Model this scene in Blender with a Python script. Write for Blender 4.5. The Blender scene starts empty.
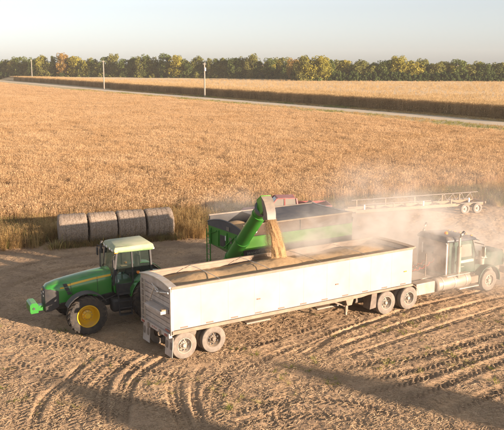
import bpy, math, random
import numpy as np
from mathutils import Vector, Matrix

R = math.radians
rng = random.Random(7)
nr = np.random.default_rng(11)
sc = bpy.context.scene
COL = sc.collection

# ---------------------------------------------------------------- camera
CAM_F, CAM_H, CAM_HZ = 790.0, 10.76, 63.0          # focal length and horizon row in photo pixels (504 x 430), height in metres
PITCH = math.atan((215 - CAM_HZ) / CAM_F)
cam_d = bpy.data.cameras.new('camera')
cam_d.sensor_width = 36.0
cam_d.lens = 36.0 * CAM_F / 504.0
cam_d.clip_start = 0.5
cam_d.clip_end = 5000
cam = bpy.data.objects.new('camera', cam_d)
COL.objects.link(cam)
cam.location = (0, 0, CAM_H)
cam.rotation_euler = (R(90) - PITCH, 0, 0)
sc.camera = cam

# ---------------------------------------------------------------- sky, sun, exposure
SUN_AZ = Vector((0.815, -0.579))          # towards the sun, on the ground
SUN_EL = R(9.8)
w = bpy.data.worlds.new('World')
sc.world = w
w.use_nodes = True
wn = w.node_tree.nodes
wn.clear()
sky_n = wn.new('ShaderNodeTexSky')
sky_n.sky_type = 'NISHITA'
sky_n.sun_disc = False
sky_n.sun_elevation = SUN_EL
sky_n.sun_rotation = math.atan2(SUN_AZ.x, SUN_AZ.y)
sky_n.altitude = 200
sky_n.air_density = 1.0
sky_n.dust_density = 0.6
sky_n.ozone_density = 3.4
bg = wn.new('ShaderNodeBackground')
bg.inputs['Strength'].default_value = 0.076
wo = wn.new('ShaderNodeOutputWorld')
sky_hs = wn.new('ShaderNodeHueSaturation')          # thin white autumn haze: the whole sky is less saturated
sky_hs.inputs['Saturation'].default_value = 0.3
w.node_tree.links.new(sky_n.outputs[0], sky_hs.inputs['Color'])
sky_tint = wn.new('ShaderNodeMix')
sky_tint.data_type = 'RGBA'
sky_tint.blend_type = 'MULTIPLY'
sky_tint.inputs[0].default_value = 1.0
sky_tint.inputs[7].default_value = (1.01, 0.985, 1.0, 1)
w.node_tree.links.new(sky_hs.outputs[0], sky_tint.inputs[6])
w.node_tree.links.new(sky_tint.outputs[2], bg.inputs[0])
w.node_tree.links.new(bg.outputs[0], wo.inputs[0])

sun_d = bpy.data.lights.new('sun', 'SUN')
sun_d.energy = 4.4
sun_d.angle = R(0.6)
sun_d.color = (1.0, 0.78, 0.60)
sun = bpy.data.objects.new('sun', sun_d)
COL.objects.link(sun)
to_sun = Vector((SUN_AZ.x * math.cos(SUN_EL), SUN_AZ.y * math.cos(SUN_EL), math.sin(SUN_EL)))
sun.rotation_euler = to_sun.to_track_quat('Z', 'Y').to_euler()
sun.location = (40, -30, 40)

sc.render.engine = 'CYCLES'
sc.view_settings.view_transform = 'Standard'
sc.view_settings.look = 'None'
sc.view_settings.gamma = 1.0
sc.view_settings.use_curve_mapping = False
sc.view_settings.exposure = 1.72
sc.cycles.use_denoising = True
sc.cycles.max_bounces = 6
sc.cycles.diffuse_bounces = 3
sc.cycles.glossy_bounces = 3
sc.cycles.transmission_bounces = 5
sc.cycles.transparent_max_bounces = 12
sc.cycles.volume_bounces = 1
sc.cycles.volume_step_rate = 2.0
sc.cycles.volume_max_steps = 96
sc.cycles.sample_clamp_indirect = 6.0


def at(px, py, z=0.0):
    """ground (or height z) point that a photo pixel looks at"""
    c, s = math.cos(PITCH), math.sin(PITCH)
    dx, dv = (px - 252) / CAM_F, (215 - py) / CAM_F
    d = Vector((dx, c + dv * s, -s + dv * c))
    t = (z - CAM_H) / d.z
    return Vector((d.x * t, d.y * t, z))


# ---------------------------------------------------------------- materials
MATS = {}


def mat(name, c1, c2=None, c3=None, scale=4.0, rough=0.6, metal=0.0, bump=0.0, bscale=None, dust=0.0,
        dustc=(0.50, 0.38, 0.25), detail=6.0, stretch=(1, 1, 1), rnd=0.0, coat=0.0, trans=0.0, spec=0.5, world=False,
        thresh=(0.35, 0.65)):
    m = bpy.data.materials.new(name)
    m.use_nodes = True
    nt = m.node_tree
    N, L = nt.nodes, nt.links
    b = N['Principled BSDF']
    c2 = c2 or tuple(x * 0.8 for x in c1)
    tc = N.new('ShaderNodeTexCoord')
    mp = N.new('ShaderNodeMapping')
    mp.inputs['Scale'].default_value = stretch
    if world:
        gp = N.new('ShaderNodeNewGeometry')
        L.new(gp.outputs['Position'], mp.inputs[0])
    else:
        L.new(tc.outputs['Object'], mp.inputs[0])
    no = N.new('ShaderNodeTexNoise')
    no.inputs['Scale'].default_value = scale
    no.inputs['Detail'].default_value = detail
    L.new(mp.outputs[0], no.inputs['Vector'])
    cr = N.new('ShaderNodeValToRGB')
    e = cr.color_ramp.elements
    e[0].position, e[1].position = thresh
    e[0].color = (*c1, 1)
    e[1].color = (*c2, 1)
    if c3:
        x = cr.color_ramp.elements.new((thresh[0] + thresh[1]) / 2)
        x.color = (*c3, 1)
    L.new(no.outputs[0], cr.inputs[0])
    out = cr.outputs[0]
    if rnd > 0:
        oi = N.new('ShaderNodeObjectInfo')
        hs = N.new('ShaderNodeHueSaturation')
        mr = N.new('ShaderNodeMapRange')
        mr.inputs[3].default_value = 1 - rnd
        mr.inputs[4].default_value = 1 + rnd
        L.new(oi.outputs['Random'], mr.inputs[0])
        L.new(mr.outputs[0], hs.inputs['Value'])
        mr2 = N.new('ShaderNodeMapRange')
        mr2.inputs[3].default_value = 0.5 - 0.08 * rnd
        mr2.inputs[4].default_value = 0.5 + 0.08 * rnd
        ml = N.new('ShaderNodeMath')
        ml.operation = 'FRACT'
        mm = N.new('ShaderNodeMath')
        mm.operation = 'MULTIPLY'
        mm.inputs[1].default_value = 7.13
        L.new(oi.outputs['Random'], mm.inputs[0])
        L.new(mm.outputs[0], ml.inputs[0])
        L.new(ml.outputs[0], mr2.inputs[0])
        L.new(mr2.outputs[0], hs.inputs['Hue'])
        L.new(out, hs.inputs['Color'])
        out = hs.outputs[0]
    if dust > 0:
        ge = N.new('ShaderNodeNewGeometry')
        sx = N.new('ShaderNodeSeparateXYZ')
        L.new(ge.outputs['Normal'], sx.inputs[0])
        n2 = N.new('ShaderNodeTexNoise')
        n2.inputs['Scale'].default_value = 2.3
        n2.inputs['Detail'].default_value = 8
        n2.inputs['Roughness'].default_value = 0.65
        L.new(tc.outputs['Object'], n2.inputs['Vector'])
        a1 = N.new('ShaderNodeMath')
        a1.operation = 'MULTIPLY_ADD'
        a1.inputs[1].default_value = 0.35
        L.new(sx.outputs[2], a1.inputs[0])
        L.new(n2.outputs[0], a1.inputs[2])
        mr = N.new('ShaderNodeMapRange')
        mr.inputs[1].default_value = 0.75 - 0.7 * dust
        mr.inputs[2].default_value = 1.15 - 0.5 * dust
        mr.inputs[4].default_value = min(0.95, 0.35 + 0.75 * dust)
        L.new(a1.outputs[0], mr.inputs[0])
        mx = N.new('ShaderNodeMix')
        mx.data_type = 'RGBA'
        L.new(mr.outputs[0], mx.inputs[0])
        L.new(out, mx.inputs[6])
        mx.inputs[7].default_value = (*dustc, 1)
        out = mx.outputs[2]
        rr = N.new('ShaderNodeMapRange')
        rr.inputs[3].default_value = rough
        rr.inputs[4].default_value = 0.9
        L.new(mr.outputs[0], rr.inputs[0])
        L.new(rr.outputs[0], b.inputs['Roughness'])
    else:
        b.inputs['Roughness'].default_value = rough
    L.new(out, b.inputs['Base Color'])
    b.inputs['Metallic'].default_value = metal
    b.inputs['Coat Weight'].default_value = coat
    b.inputs['Transmission Weight'].default_value = trans
    b.inputs['Specular IOR Level'].default_value = spec
    if bump > 0:
        nb = N.new('ShaderNodeTexNoise')
        nb.inputs['Scale'].default_value = bscale or scale * 3
        nb.inputs['Detail'].default_value = 8
        L.new(mp.outputs[0], nb.inputs['Vector'])
        bp = N.new('ShaderNodeBump')
        bp.inputs['Strength'].default_value = bump
        bp.inputs['Distance'].default_value = 0.05
        L.new(nb.outputs[0], bp.inputs['Height'])
        L.new(bp.outputs[0], b.inputs['Normal'])
    MATS[name] = m
    return m


def leafy(name, cols, rnd=0.25, scale=0.25, translucent=0.42):
    """foliage / straw: colour ramp picked by instance and by place, a little light passes through"""
    m = bpy.data.materials.new(name)
    m.use_nodes = True
    N, L = m.node_tree.nodes, m.node_tree.links
    b = N['Principled BSDF']
    oi = N.new('ShaderNodeObjectInfo')
    ge = N.new('ShaderNodeNewGeometry')
    no = N.new('ShaderNodeTexNoise')
    no.inputs['Scale'].default_value = scale
    no.inputs['Detail'].default_value = 4
    L.new(ge.outputs['Position'], no.inputs['Vector'])
    ma = N.new('ShaderNodeMath')
    ma.operation = 'MULTIPLY_ADD'
    ma.inputs[1].default_value = rnd * 2
    L.new(oi.outputs['Random'], ma.inputs[0])
    L.new(no.outputs[0], ma.inputs[2])
    mb = N.new('ShaderNodeMath')
    mb.operation = 'SUBTRACT'
    mb.inputs[1].default_value = rnd
    L.new(ma.outputs[0], mb.inputs[0])
    ri = N.new('ShaderNodeMath')
    ri.operation = 'MULTIPLY_ADD'
    ri.inputs[1].default_value = 0.25
    L.new(ge.outputs['Random Per Island'], ri.inputs[0])
    L.new(mb.outputs[0], ri.inputs[2])
    cr = N.new('ShaderNodeValToRGB')
    el = cr.color_ramp.elements
    n = len(cols)
    el[0].position, el[0].color = 0.25, (*cols[0], 1)
    el[1].position, el[1].color = 0.95, (*cols[-1], 1)
    for i in range(1, n - 1):
        x = el.new(0.25 + 0.70 * i / (n - 1))
        x.color = (*cols[i], 1)
    L.new(ri.outputs[0], cr.inputs[0])
    L.new(cr.outputs[0], b.inputs['Base Color'])
    b.inputs['Roughness'].default_value = 0.75
    b.inputs['Specular IOR Level'].default_value = 0.2
    if translucent > 0:
        tr = N.new('ShaderNodeBsdfTranslucent')
        L.new(cr.outputs[0], tr.inputs['Color'])
        ms = N.new('ShaderNodeMixShader')
        ms.inputs[0].default_value = translucent
        L.new(b.outputs[0], ms.inputs[1])
        L.new(tr.outputs[0], ms.inputs[2])
        L.new(ms.outputs[0], N['Material Output'].inputs['Surface'])
    MATS[name] = m
    return m


DUST = (0.52, 0.39, 0.26)
mat('trailer_white', (0.33, 0.318, 0.305), (0.28, 0.267, 0.25), scale=1.2, rough=0.4, dust=0.30, dustc=(0.26, 0.225, 0.19))
mat('trailer_grey', (0.50, 0.45, 0.40), (0.38, 0.33, 0.28), scale=3, rough=0.55, dust=0.3, dustc=(0.50, 0.38, 0.28))
mat('trailer_tan', (0.27, 0.20, 0.14), (0.20, 0.145, 0.10), scale=3, rough=0.7, dust=0.3, dustc=(0.27, 0.19, 0.12))
mat('aluminium', (0.62, 0.59, 0.54), (0.48, 0.44, 0.38), scale=5, rough=0.38, metal=0.6, dust=0.3)
mat('dusty_steel', (0.22, 0.19, 0.16), (0.30, 0.24, 0.18), scale=4, rough=0.7, metal=0.2, dust=0.4, dustc=(0.42, 0.32, 0.22))
mat('red_tape', (0.36, 0.10, 0.07), (0.30, 0.12, 0.09), rough=0.5, dust=0.25)
mat('rubber', (0.035, 0.032, 0.030), (0.06, 0.052, 0.045), scale=6, rough=0.85, dust=0.38, dustc=(0.30, 0.22, 0.15), bump=0.1)
mat('rubber_dusty', (0.15, 0.125, 0.10), (0.21, 0.175, 0.14), scale=5, rough=0.9, dust=0.4, dustc=(0.26, 0.21, 0.16), bump=0.1)
mat('rubber_tractor', (0.028, 0.026, 0.024), (0.06, 0.048, 0.036), scale=6, rough=0.85, dust=0.3, dustc=(0.22, 0.155, 0.10), bump=0.1)
mat('rim_cream', (0.40, 0.35, 0.29), (0.30, 0.25, 0.19), scale=6, rough=0.6, dust=0.2, dustc=(0.33, 0.26, 0.19))
mat('rim_brown', (0.17, 0.13, 0.095), (0.12, 0.09, 0.065), scale=6, rough=0.6, dust=0.25)
mat('yellow_paint', (0.68, 0.42, 0.015), (0.60, 0.36, 0.015), scale=3, rough=0.35, dust=0.08)
mat('tractor_green', (0.034, 0.215, 0.03), (0.03, 0.19, 0.028), scale=2, rough=0.28, coat=0.4, dust=0.14, dustc=(0.33, 0.30, 0.17))
mat('tractor_roof', (0.12, 0.24, 0.08), (0.30, 0.34, 0.18), scale=2.5, rough=0.5, dust=0.55, dustc=(0.47, 0.45, 0.31))
mat('cart_green', (0.035, 0.23, 0.022), (0.04, 0.20, 0.022), scale=1.5, rough=0.35, dust=0.05)
mat('cart_lime', (0.085, 0.30, 0.02), (0.075, 0.26, 0.02), scale=1.5, rough=0.4, dust=0.08)
mat('black_paint', (0.022, 0.022, 0.024), (0.04, 0.038, 0.036), scale=4, rough=0.45, dust=0.1, dustc=(0.25, 0.2, 0.15))
mat('black_plastic', (0.03, 0.03, 0.032), (0.05, 0.045, 0.04), scale=5, rough=0.6, dust=0.14, dustc=(0.22, 0.18, 0.13))
mat('tarp_black', (0.045, 0.046, 0.052), (0.08, 0.075, 0.075), scale=1.3, rough=0.65, dust=0.16, dustc=(0.28, 0.23, 0.18), bump=0.3, bscale=5)
mat('cart_inner', (0.035, 0.034, 0.036), (0.06, 0.055, 0.05), scale=1.2, rough=0.6, dust=0.08, dustc=(0.2, 0.16, 0.12))
mat('rail_tan', (0.27, 0.195, 0.12), (0.21, 0.15, 0.09), scale=4, rough=0.6, dust=0.2, dustc=(0.3, 0.22, 0.14))
mat('board_brown', (0.10, 0.06, 0.035), (0.15, 0.095, 0.058), scale=2.0, rough=0.7, stretch=(0.3, 1, 1), dust=0.15, dustc=(0.2, 0.14, 0.09))
mat('spout_grey', (0.16, 0.135, 0.11), (0.20, 0.165, 0.13), scale=3, rough=0.5, dust=0.15)
mat('spout_dark', (0.13, 0.13, 0.14), (0.17, 0.16, 0.16), scale=3, rough=0.5)
mat('white_paint', (0.78, 0.76, 0.72), (0.7, 0.67, 0.62), scale=5, rough=0.45, dust=0.1)
mat('letter_white', (0.24, 0.25, 0.24), (0.18, 0.19, 0.18), scale=9, rough=0.5)
mat('stripe_cream', (0.70, 0.66, 0.50), (0.62, 0.56, 0.42), scale=5, rough=0.5, dust=0.15)
mat('truck_green', (0.026, 0.07, 0.045), (0.034, 0.072, 0.048), scale=2, rough=0.5, dust=0.36, dustc=(0.20, 0.18, 0.135))
mat('truck_roof', (0.035, 0.045, 0.055), (0.06, 0.06, 0.065), scale=2, rough=0.4, dust=0.14)
mat('truck_back', (0.10, 0.062, 0.045), (0.16, 0.10, 0.07), scale=1.6, rough=0.7, dust=0.4)
mat('chrome_dusty', (0.42, 0.37, 0.31), (0.32, 0.27, 0.21), scale=3, rough=0.45, metal=0.3, dust=0.3, dustc=(0.34, 0.26, 0.18))
mat('amber', (0.75, 0.25, 0.03), (0.7, 0.22, 0.03), rough=0.25)
mat('lamp_glass', (0.75, 0.75, 0.72), (0.65, 0.65, 0.62), rough=0.12)
mat('red_paint', (0.36, 0.065, 0.055), (0.32, 0.08, 0.07), scale=2, rough=0.5, dust=0.34, dustc=(0.5, 0.3, 0.24))
mat('red_hose', (0.4, 0.05, 0.03), rough=0.6, dust=0.4)
mat('header_tan', (0.26, 0.14, 0.065), (0.22, 0.12, 0.055), scale=2, rough=0.6, dust=0.35)
mat('wood_pole', (0.30, 0.255, 0.205), (0.24, 0.20, 0.16), scale=3, rough=0.8, stretch=(1, 1, 0.1))
mat('bark', (0.12, 0.085, 0.055), (0.18, 0.13, 0.09), scale=6, rough=0.9, bump=0.4)
mat('grain', (0.36, 0.235, 0.115), (0.43, 0.29, 0.15), scale=14, rough=0.85, bump=0.5, bscale=60)
mat('grain_stream', (0.31, 0.185, 0.08), (0.40, 0.255, 0.12), scale=9, rough=0.85, bump=0.6, bscale=30, stretch=(1, 1, 0.25))
mat('grain_brown', (0.22, 0.12, 0.08), (0.30, 0.17, 0.11), scale=8, rough=0.85, bump=0.4, bscale=40)
mat('gravel_road', (0.48, 0.38, 0.25), (0.55, 0.45, 0.31), scale=0.35, rough=0.95, world=True, bump=0.3, bscale=4)
mat('bale_straw', (0.37, 0.29, 0.22), (0.20, 0.15, 0.11), (0.30, 0.235, 0.175), scale=16, rough=0.9, bump=0.6, bscale=34, detail=10, stretch=(1, 1, 1))
leafy('crop_gold', [(0.50, 0.305, 0.14), (0.57, 0.37, 0.185), (0.63, 0.425, 0.23), (0.69, 0.485, 0.275)], rnd=0.13, scale=0.12)
leafy('corn_dry', [(0.34, 0.22, 0.10), (0.52, 0.36, 0.17), (0.66, 0.48, 0.26)], rnd=0.2, scale=0.2)
leafy('weed_gold', [(0.26, 0.155, 0.055), (0.46, 0.30, 0.12), (0.58, 0.42, 0.19)], rnd=0.25, scale=0.5)
leafy('weed_green', [(0.16, 0.155, 0.04), (0.27, 0.24, 0.07), (0.40, 0.33, 0.12)], rnd=0.25, scale=0.5)
leafy('weed_brown', [(0.16, 0.10, 0.05), (0.26, 0.17, 0.08), (0.38, 0.25, 0.12)], rnd=0.25, scale=0.5)
leafy('straw_bits', [(0.25, 0.17, 0.095), (0.36, 0.25, 0.145), (0.46, 0.335, 0.205)], rnd=0.25, scale=0.8, translucent=0.0)
leafy('grass_green', [(0.10, 0.13, 0.02), (0.20, 0.22, 0.04), (0.34, 0.30, 0.10)], rnd=0.3, scale=0.5)
leafy('tree_green', [(0.08, 0.11, 0.028), (0.118, 0.149, 0.036), (0.17, 0.189, 0.047)], rnd=0.15, scale=0.06)
leafy('tree_olive', [(0.118, 0.132, 0.032), (0.181, 0.182, 0.045), (0.244, 0.223, 0.059)], rnd=0.15, scale=0.06)
leafy('tree_yellow', [(0.202, 0.2, 0.032), (0.298, 0.269, 0.043), (0.394, 0.32, 0.054)], rnd=0.15, scale=0.06)
leafy('tree_rust', [(0.21, 0.146, 0.043), (0.31, 0.198, 0.054), (0.395, 0.245, 0.069)], rnd=0.15, scale=0.06)
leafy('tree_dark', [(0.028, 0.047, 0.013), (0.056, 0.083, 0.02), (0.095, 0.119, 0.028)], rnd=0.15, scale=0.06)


def glass(name, col, alpha):
    m = bpy.data.materials.new(name)
    m.use_nodes = True
    N, L = m.node_tree.nodes, m.node_tree.links
    b = N['Principled BSDF']
    b.inputs['Base Color'].default_value = (*col, 1)
    b.inputs['Roughness'].default_value = 0.08
    tr = N.new('ShaderNodeBsdfTransparent')
    tr.inputs[0].default_value = (0.75, 0.82, 0.76, 1)
    ms = N.new('ShaderNodeMixShader')
    ms.inputs[0].default_value = alpha
    L.new(tr.outputs[0], ms.inputs[1])
    L.new(b.outputs[0], ms.inputs[2])
    L.new(ms.outputs[0], N['Material Output'].inputs['Surface'])
    MATS[name] = m


glass('cab_glass', (0.05, 0.07, 0.06), 0.28)
glass('dusty_glass', (0.40, 0.36, 0.30), 0.55)
glass('dark_glass', (0.03, 0.035, 0.05), 0.85)


# ---------------------------------------------------------------- mesh helpers
class MB:
    def __init__(self):
        self.v, self.f = [], []

    def add(self, vs, fs):
        o = len(self.v)
        self.v += [tuple(p) for p in vs]
        self.f += [tuple(i + o for i in q) for q in fs]
        return self

    def box(self, c, s, rot=None):
        x, y, z = s[0] / 2, s[1] / 2, s[2] / 2
        vs = [Vector(p) for p in ((-x, -y, -z), (x, -y, -z), (x, y, -z), (-x, y, -z), (-x, -y, z), (x, -y, z), (x, y, z), (-x, y, z))]
        if rot is not None:
            M = rot if isinstance(rot, Matrix) else Matrix.Rotation(rot[1], 3, rot[0])
            vs = [M @ p for p in vs]
        c = Vector(c)
        return self.add([p + c for p in vs], [(0, 3, 2, 1), (4, 5, 6, 7), (0, 1, 5, 4), (1, 2, 6, 5), (2, 3, 7, 6), (3, 0, 4, 7)])

    def bar(self, p0, p1, wy, wz, up=(0, 0, 1)):
        """box section from p0 to p1"""
        p0, p1 = Vector(p0), Vector(p1)
        d = (p1 - p0).normalized()
        u = Vector(up)
        if abs(d.dot(u)) > 0.98:
            u = Vector((1, 0, 0))
        s = d.cross(u).normalized()
        u = s.cross(d)
        a, b = s * wy / 2, u * wz / 2
        vs = [p0 - a - b, p0 + a - b, p0 + a + b, p0 - a + b, p1 - a - b, p1 + a - b, p1 + a + b, p1 - a + b]
        return self.add(vs, [(0, 3, 2, 1), (4, 5, 6, 7), (0, 1, 5, 4), (1, 2, 6, 5), (2, 3, 7, 6), (3, 0, 4, 7)])

    def tube(self, pts, r, n=10, cap=True):
        pts = [Vector(p) for p in pts]
        rs = r if isinstance(r, (list, tuple)) else [r] * len(pts)
        rings = []
        for i, p in enumerate(pts):
            d = (pts[min(i + 1, len(pts) - 1)] - pts[max(i - 1, 0)]).normalized()
            u = Vector((0, 0, 1)) if abs(d.z) < 0.95 else Vector((1, 0, 0))
            a = d.cross(u).normalized()
            b = a.cross(d)
            rings.append([p + (a * math.cos(t) + b * math.sin(t)) * rs[i] for t in [2 * math.pi * k / n for k in range(n)]])
        return self.loft(rings, cap)

    def loft(self, rings, cap=True):
        n = len(rings[0])
        vs = [p for q in rings for p in q]
        fs = []
        for i in range(len(rings) - 1):
            for k in range(n):
                a, b = i * n + k, i * n + (k + 1) % n
                fs.append((a, b, b + n, a + n))
        if cap:
            fs.append(tuple(range(n - 1, -1, -1)))
            o = (len(rings) - 1) * n
            fs.append(tuple(range(o, o + n)))
        return self.add(vs, fs)

    def lathe(self, prof, c, n=28, close=False, cap=True):
        """profile of (radius, offset) turned round the local y axis"""
        c = Vector(c)
        rings = []
        for r, h in prof:
            rings.append([c + Vector((r * math.cos(t), h, r * math.sin(t))) for t in [2 * math.pi * k / n for k in range(n)]])
        if close:
            rings.append(rings[0])
        return self.loft(rings, cap and not close)

    def prism(self, poly, a, b, axis='y'):
        """2D polygon extruded from a to b along an axis"""
        def P(p, h):
            return {'y': (p[0], h, p[1]), 'x': (h, p[0], p[1]), 'z': (p[0], p[1], h)}[axis]
        n = len(poly)
        vs = [P(p, a) for p in poly] + [P(p, b) for p in poly]
        fs = [tuple(range(n)), tuple(range(2 * n - 1, n - 1, -1))]
        for k in range(n):
            fs.append((k, k + n, (k + 1) % n + n, (k + 1) % n))
        return self.add(vs, fs)

    def quad(self, a, b, c, d):
        return self.add([a, b, c, d], [(0, 1, 2, 3)])

    def mesh(self, name):
        me = bpy.data.meshes.new(name)
        me.from_pydata(self.v, [], self.f)
        me.update()
        return me

    def build(self, name, material, parent=None, smooth=True, bevel=0.0, fix=True):
        me = self.mesh(name)
        if fix:
            import bmesh
            bm = bmesh.new()
            bm.from_mesh(me)
            bmesh.ops.recalc_face_normals(bm, faces=bm.faces)
            bm.to_mesh(me)
            bm.free()
        if smooth:
            for p in me.polygons:
                p.use_smooth = True
            me.set_sharp_from_angle(angle=R(38))
        o = bpy.data.objects.new(name, me)
        me.materials.append(MATS[material])
        COL.objects.link(o)
        o.parent = parent
        if bevel > 0:
            bv = o.modifiers.new('bevel', 'BEVEL')
            bv.width = bevel
            bv.segments = 2
            bv.limit_method = 'ANGLE'
            bv.angle_limit = R(40)
            bv.harden_normals = False
        return o


def tag(o, label=None, cat=None, group=None, kind=None):
    for k, v in (('label', label), ('category', cat), ('group', group), ('kind', kind)):
        if v:
            o[k] = v
    return o


def thing(name, label, cat, loc=(0, 0, 0), rz=0.0, group=None):
    o = bpy.data.objects.new(name, None)
    o.empty_display_size = 0.3
    COL.objects.link(o)
    o.location = loc
    o.rotation_euler = (0, 0, rz)
    return tag(o, label, cat, group)


def copy_tree(o, parent=None):
    c = o.copy()
    COL.objects.link(c)
    c.parent = parent
    for ch in list(o.children):
        copy_tree(ch, c)
    return c


def noise2(x, y, cell, seed):
    """smooth value noise"""
    g = np.random.default_rng(seed).random((257, 257))
    fx, fy = x / cell, y / cell
    ix, iy = np.floor(fx).astype(int), np.floor(fy).astype(int)
    tx, ty = fx - ix, fy - iy
    tx, ty = tx * tx * (3 - 2 * tx), ty * ty * (3 - 2 * ty)
    a, b = g[ix % 257, iy % 257], g[(ix + 1) % 257, iy % 257]
    c, d = g[ix % 257, (iy + 1) % 257], g[(ix + 1) % 257, (iy + 1) % 257]
    return (a * (1 - tx) + b * tx) * (1 - ty) + (c * (1 - tx) + d * tx) * ty - 0.5


# ---------------------------------------------------------------- scattering of stuff
def scatter(name, label, cat, protos, pos, rotz, scale, idx, tilt=None):
    """ONE object of kind stuff: its vertices carry instances of the prototype meshes"""
    col = bpy.data.collections.new(name + '_source')
    for k, (me, m) in enumerate(protos):
        o = bpy.data.objects.new('%s_%02d' % (name, k), me)
        if m:
            me.materials.append(MATS[m])
        col.objects.link(o)
    me = bpy.data.meshes.new(name)
    n = len(pos)
    me.vertices.add(n)
    me.vertices.foreach_set('co', np.ascontiguousarray(pos, dtype=np.float32).ravel())
    rot = np.zeros((n, 3), np.float32)
    rot[:, 2] = rotz
    if tilt is not None:
        rot[:, 0:2] = tilt
    a = me.attributes.new('irot', 'FLOAT_VECTOR', 'POINT')
    a.data.foreach_set('vector', rot.ravel())
    a = me.attributes.new('iscale', 'FLOAT_VECTOR', 'POINT')
    s = np.asarray(scale, np.float32)
    if s.ndim == 1:
        s = np.repeat(s[:, None], 3, 1)
    a.data.foreach_set('vector', np.ascontiguousarray(s).ravel())
    a = me.attributes.new('iidx', 'INT', 'POINT')
    a.data.foreach_set('value', np.asarray(idx, np.int32))
    me.update()
    ob = bpy.data.objects.new(name, me)
    COL.objects.link(ob)
    ng = bpy.data.node_groups.new(name + '_nodes', 'GeometryNodeTree')
    ng.interface.new_socket('Geometry', in_out='INPUT', socket_type='NodeSocketGeometry')
    ng.interface.new_socket('Geometry', in_out='OUTPUT', socket_type='NodeSocketGeometry')
    N, L = ng.nodes, ng.links
    gi, go = N.new('NodeGroupInput'), N.new('NodeGroupOutput')
    ip = N.new('GeometryNodeInstanceOnPoints')
    ci = N.new('GeometryNodeCollectionInfo')
    ci.inputs['Collection'].default_value = col
    ci.inputs['Separate Children'].default_value = True
    ci.inputs['Reset Children'].default_value = True

    def attr(nm, ty):
        q = N.new('GeometryNodeInputNamedAttribute')
        q.data_type = ty
        q.inputs['Name'].default_value = nm
        return q.outputs[0]
    L.new(gi.outputs[0], ip.inputs['Points'])
    L.new(ci.outputs[0], ip.inputs['Instance'])
    ip.inputs['Pick Instance'].default_value = True
    L.new(attr('iidx', 'INT'), ip.inputs['Instance Index'])
    L.new(attr('irot', 'FLOAT_VECTOR'), ip.inputs['Rotation'])
    L.new(attr('iscale', 'FLOAT_VECTOR'), ip.inputs['Scale'])
    L.new(ip.outputs[0], go.inputs[0])
    md = ob.modifiers.new('scatter', 'NODES')
    md.node_group = ng
    return tag(ob, label, cat, kind='stuff')
# ================================================================= SETTING
# ---------------------------------------------------------------- ground with wheel ruts
GX0, GX1, GY0, GY1, GS = -21.0, 24.0, 20.5, 61.0, 0.06
gnx, gny = int((GX1 - GX0) / GS) + 1, int((GY1 - GY0) / GS) + 1
gx = np.linspace(GX0, GX1, gnx)
gy = np.linspace(GY0, GY1, gny)
XX, YY = np.meshgrid(gx, gy)                      # [iy, ix]
HH = 0.05 * noise2(XX, YY, 1.7, 1) + 0.03 * noise2(XX, YY, 0.42, 2) + 0.03 * noise2(XX, YY, 0.17, 3) + 0.032 * noise2(XX, YY, 0.12, 4)
RUT = np.zeros_like(HH)

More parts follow.
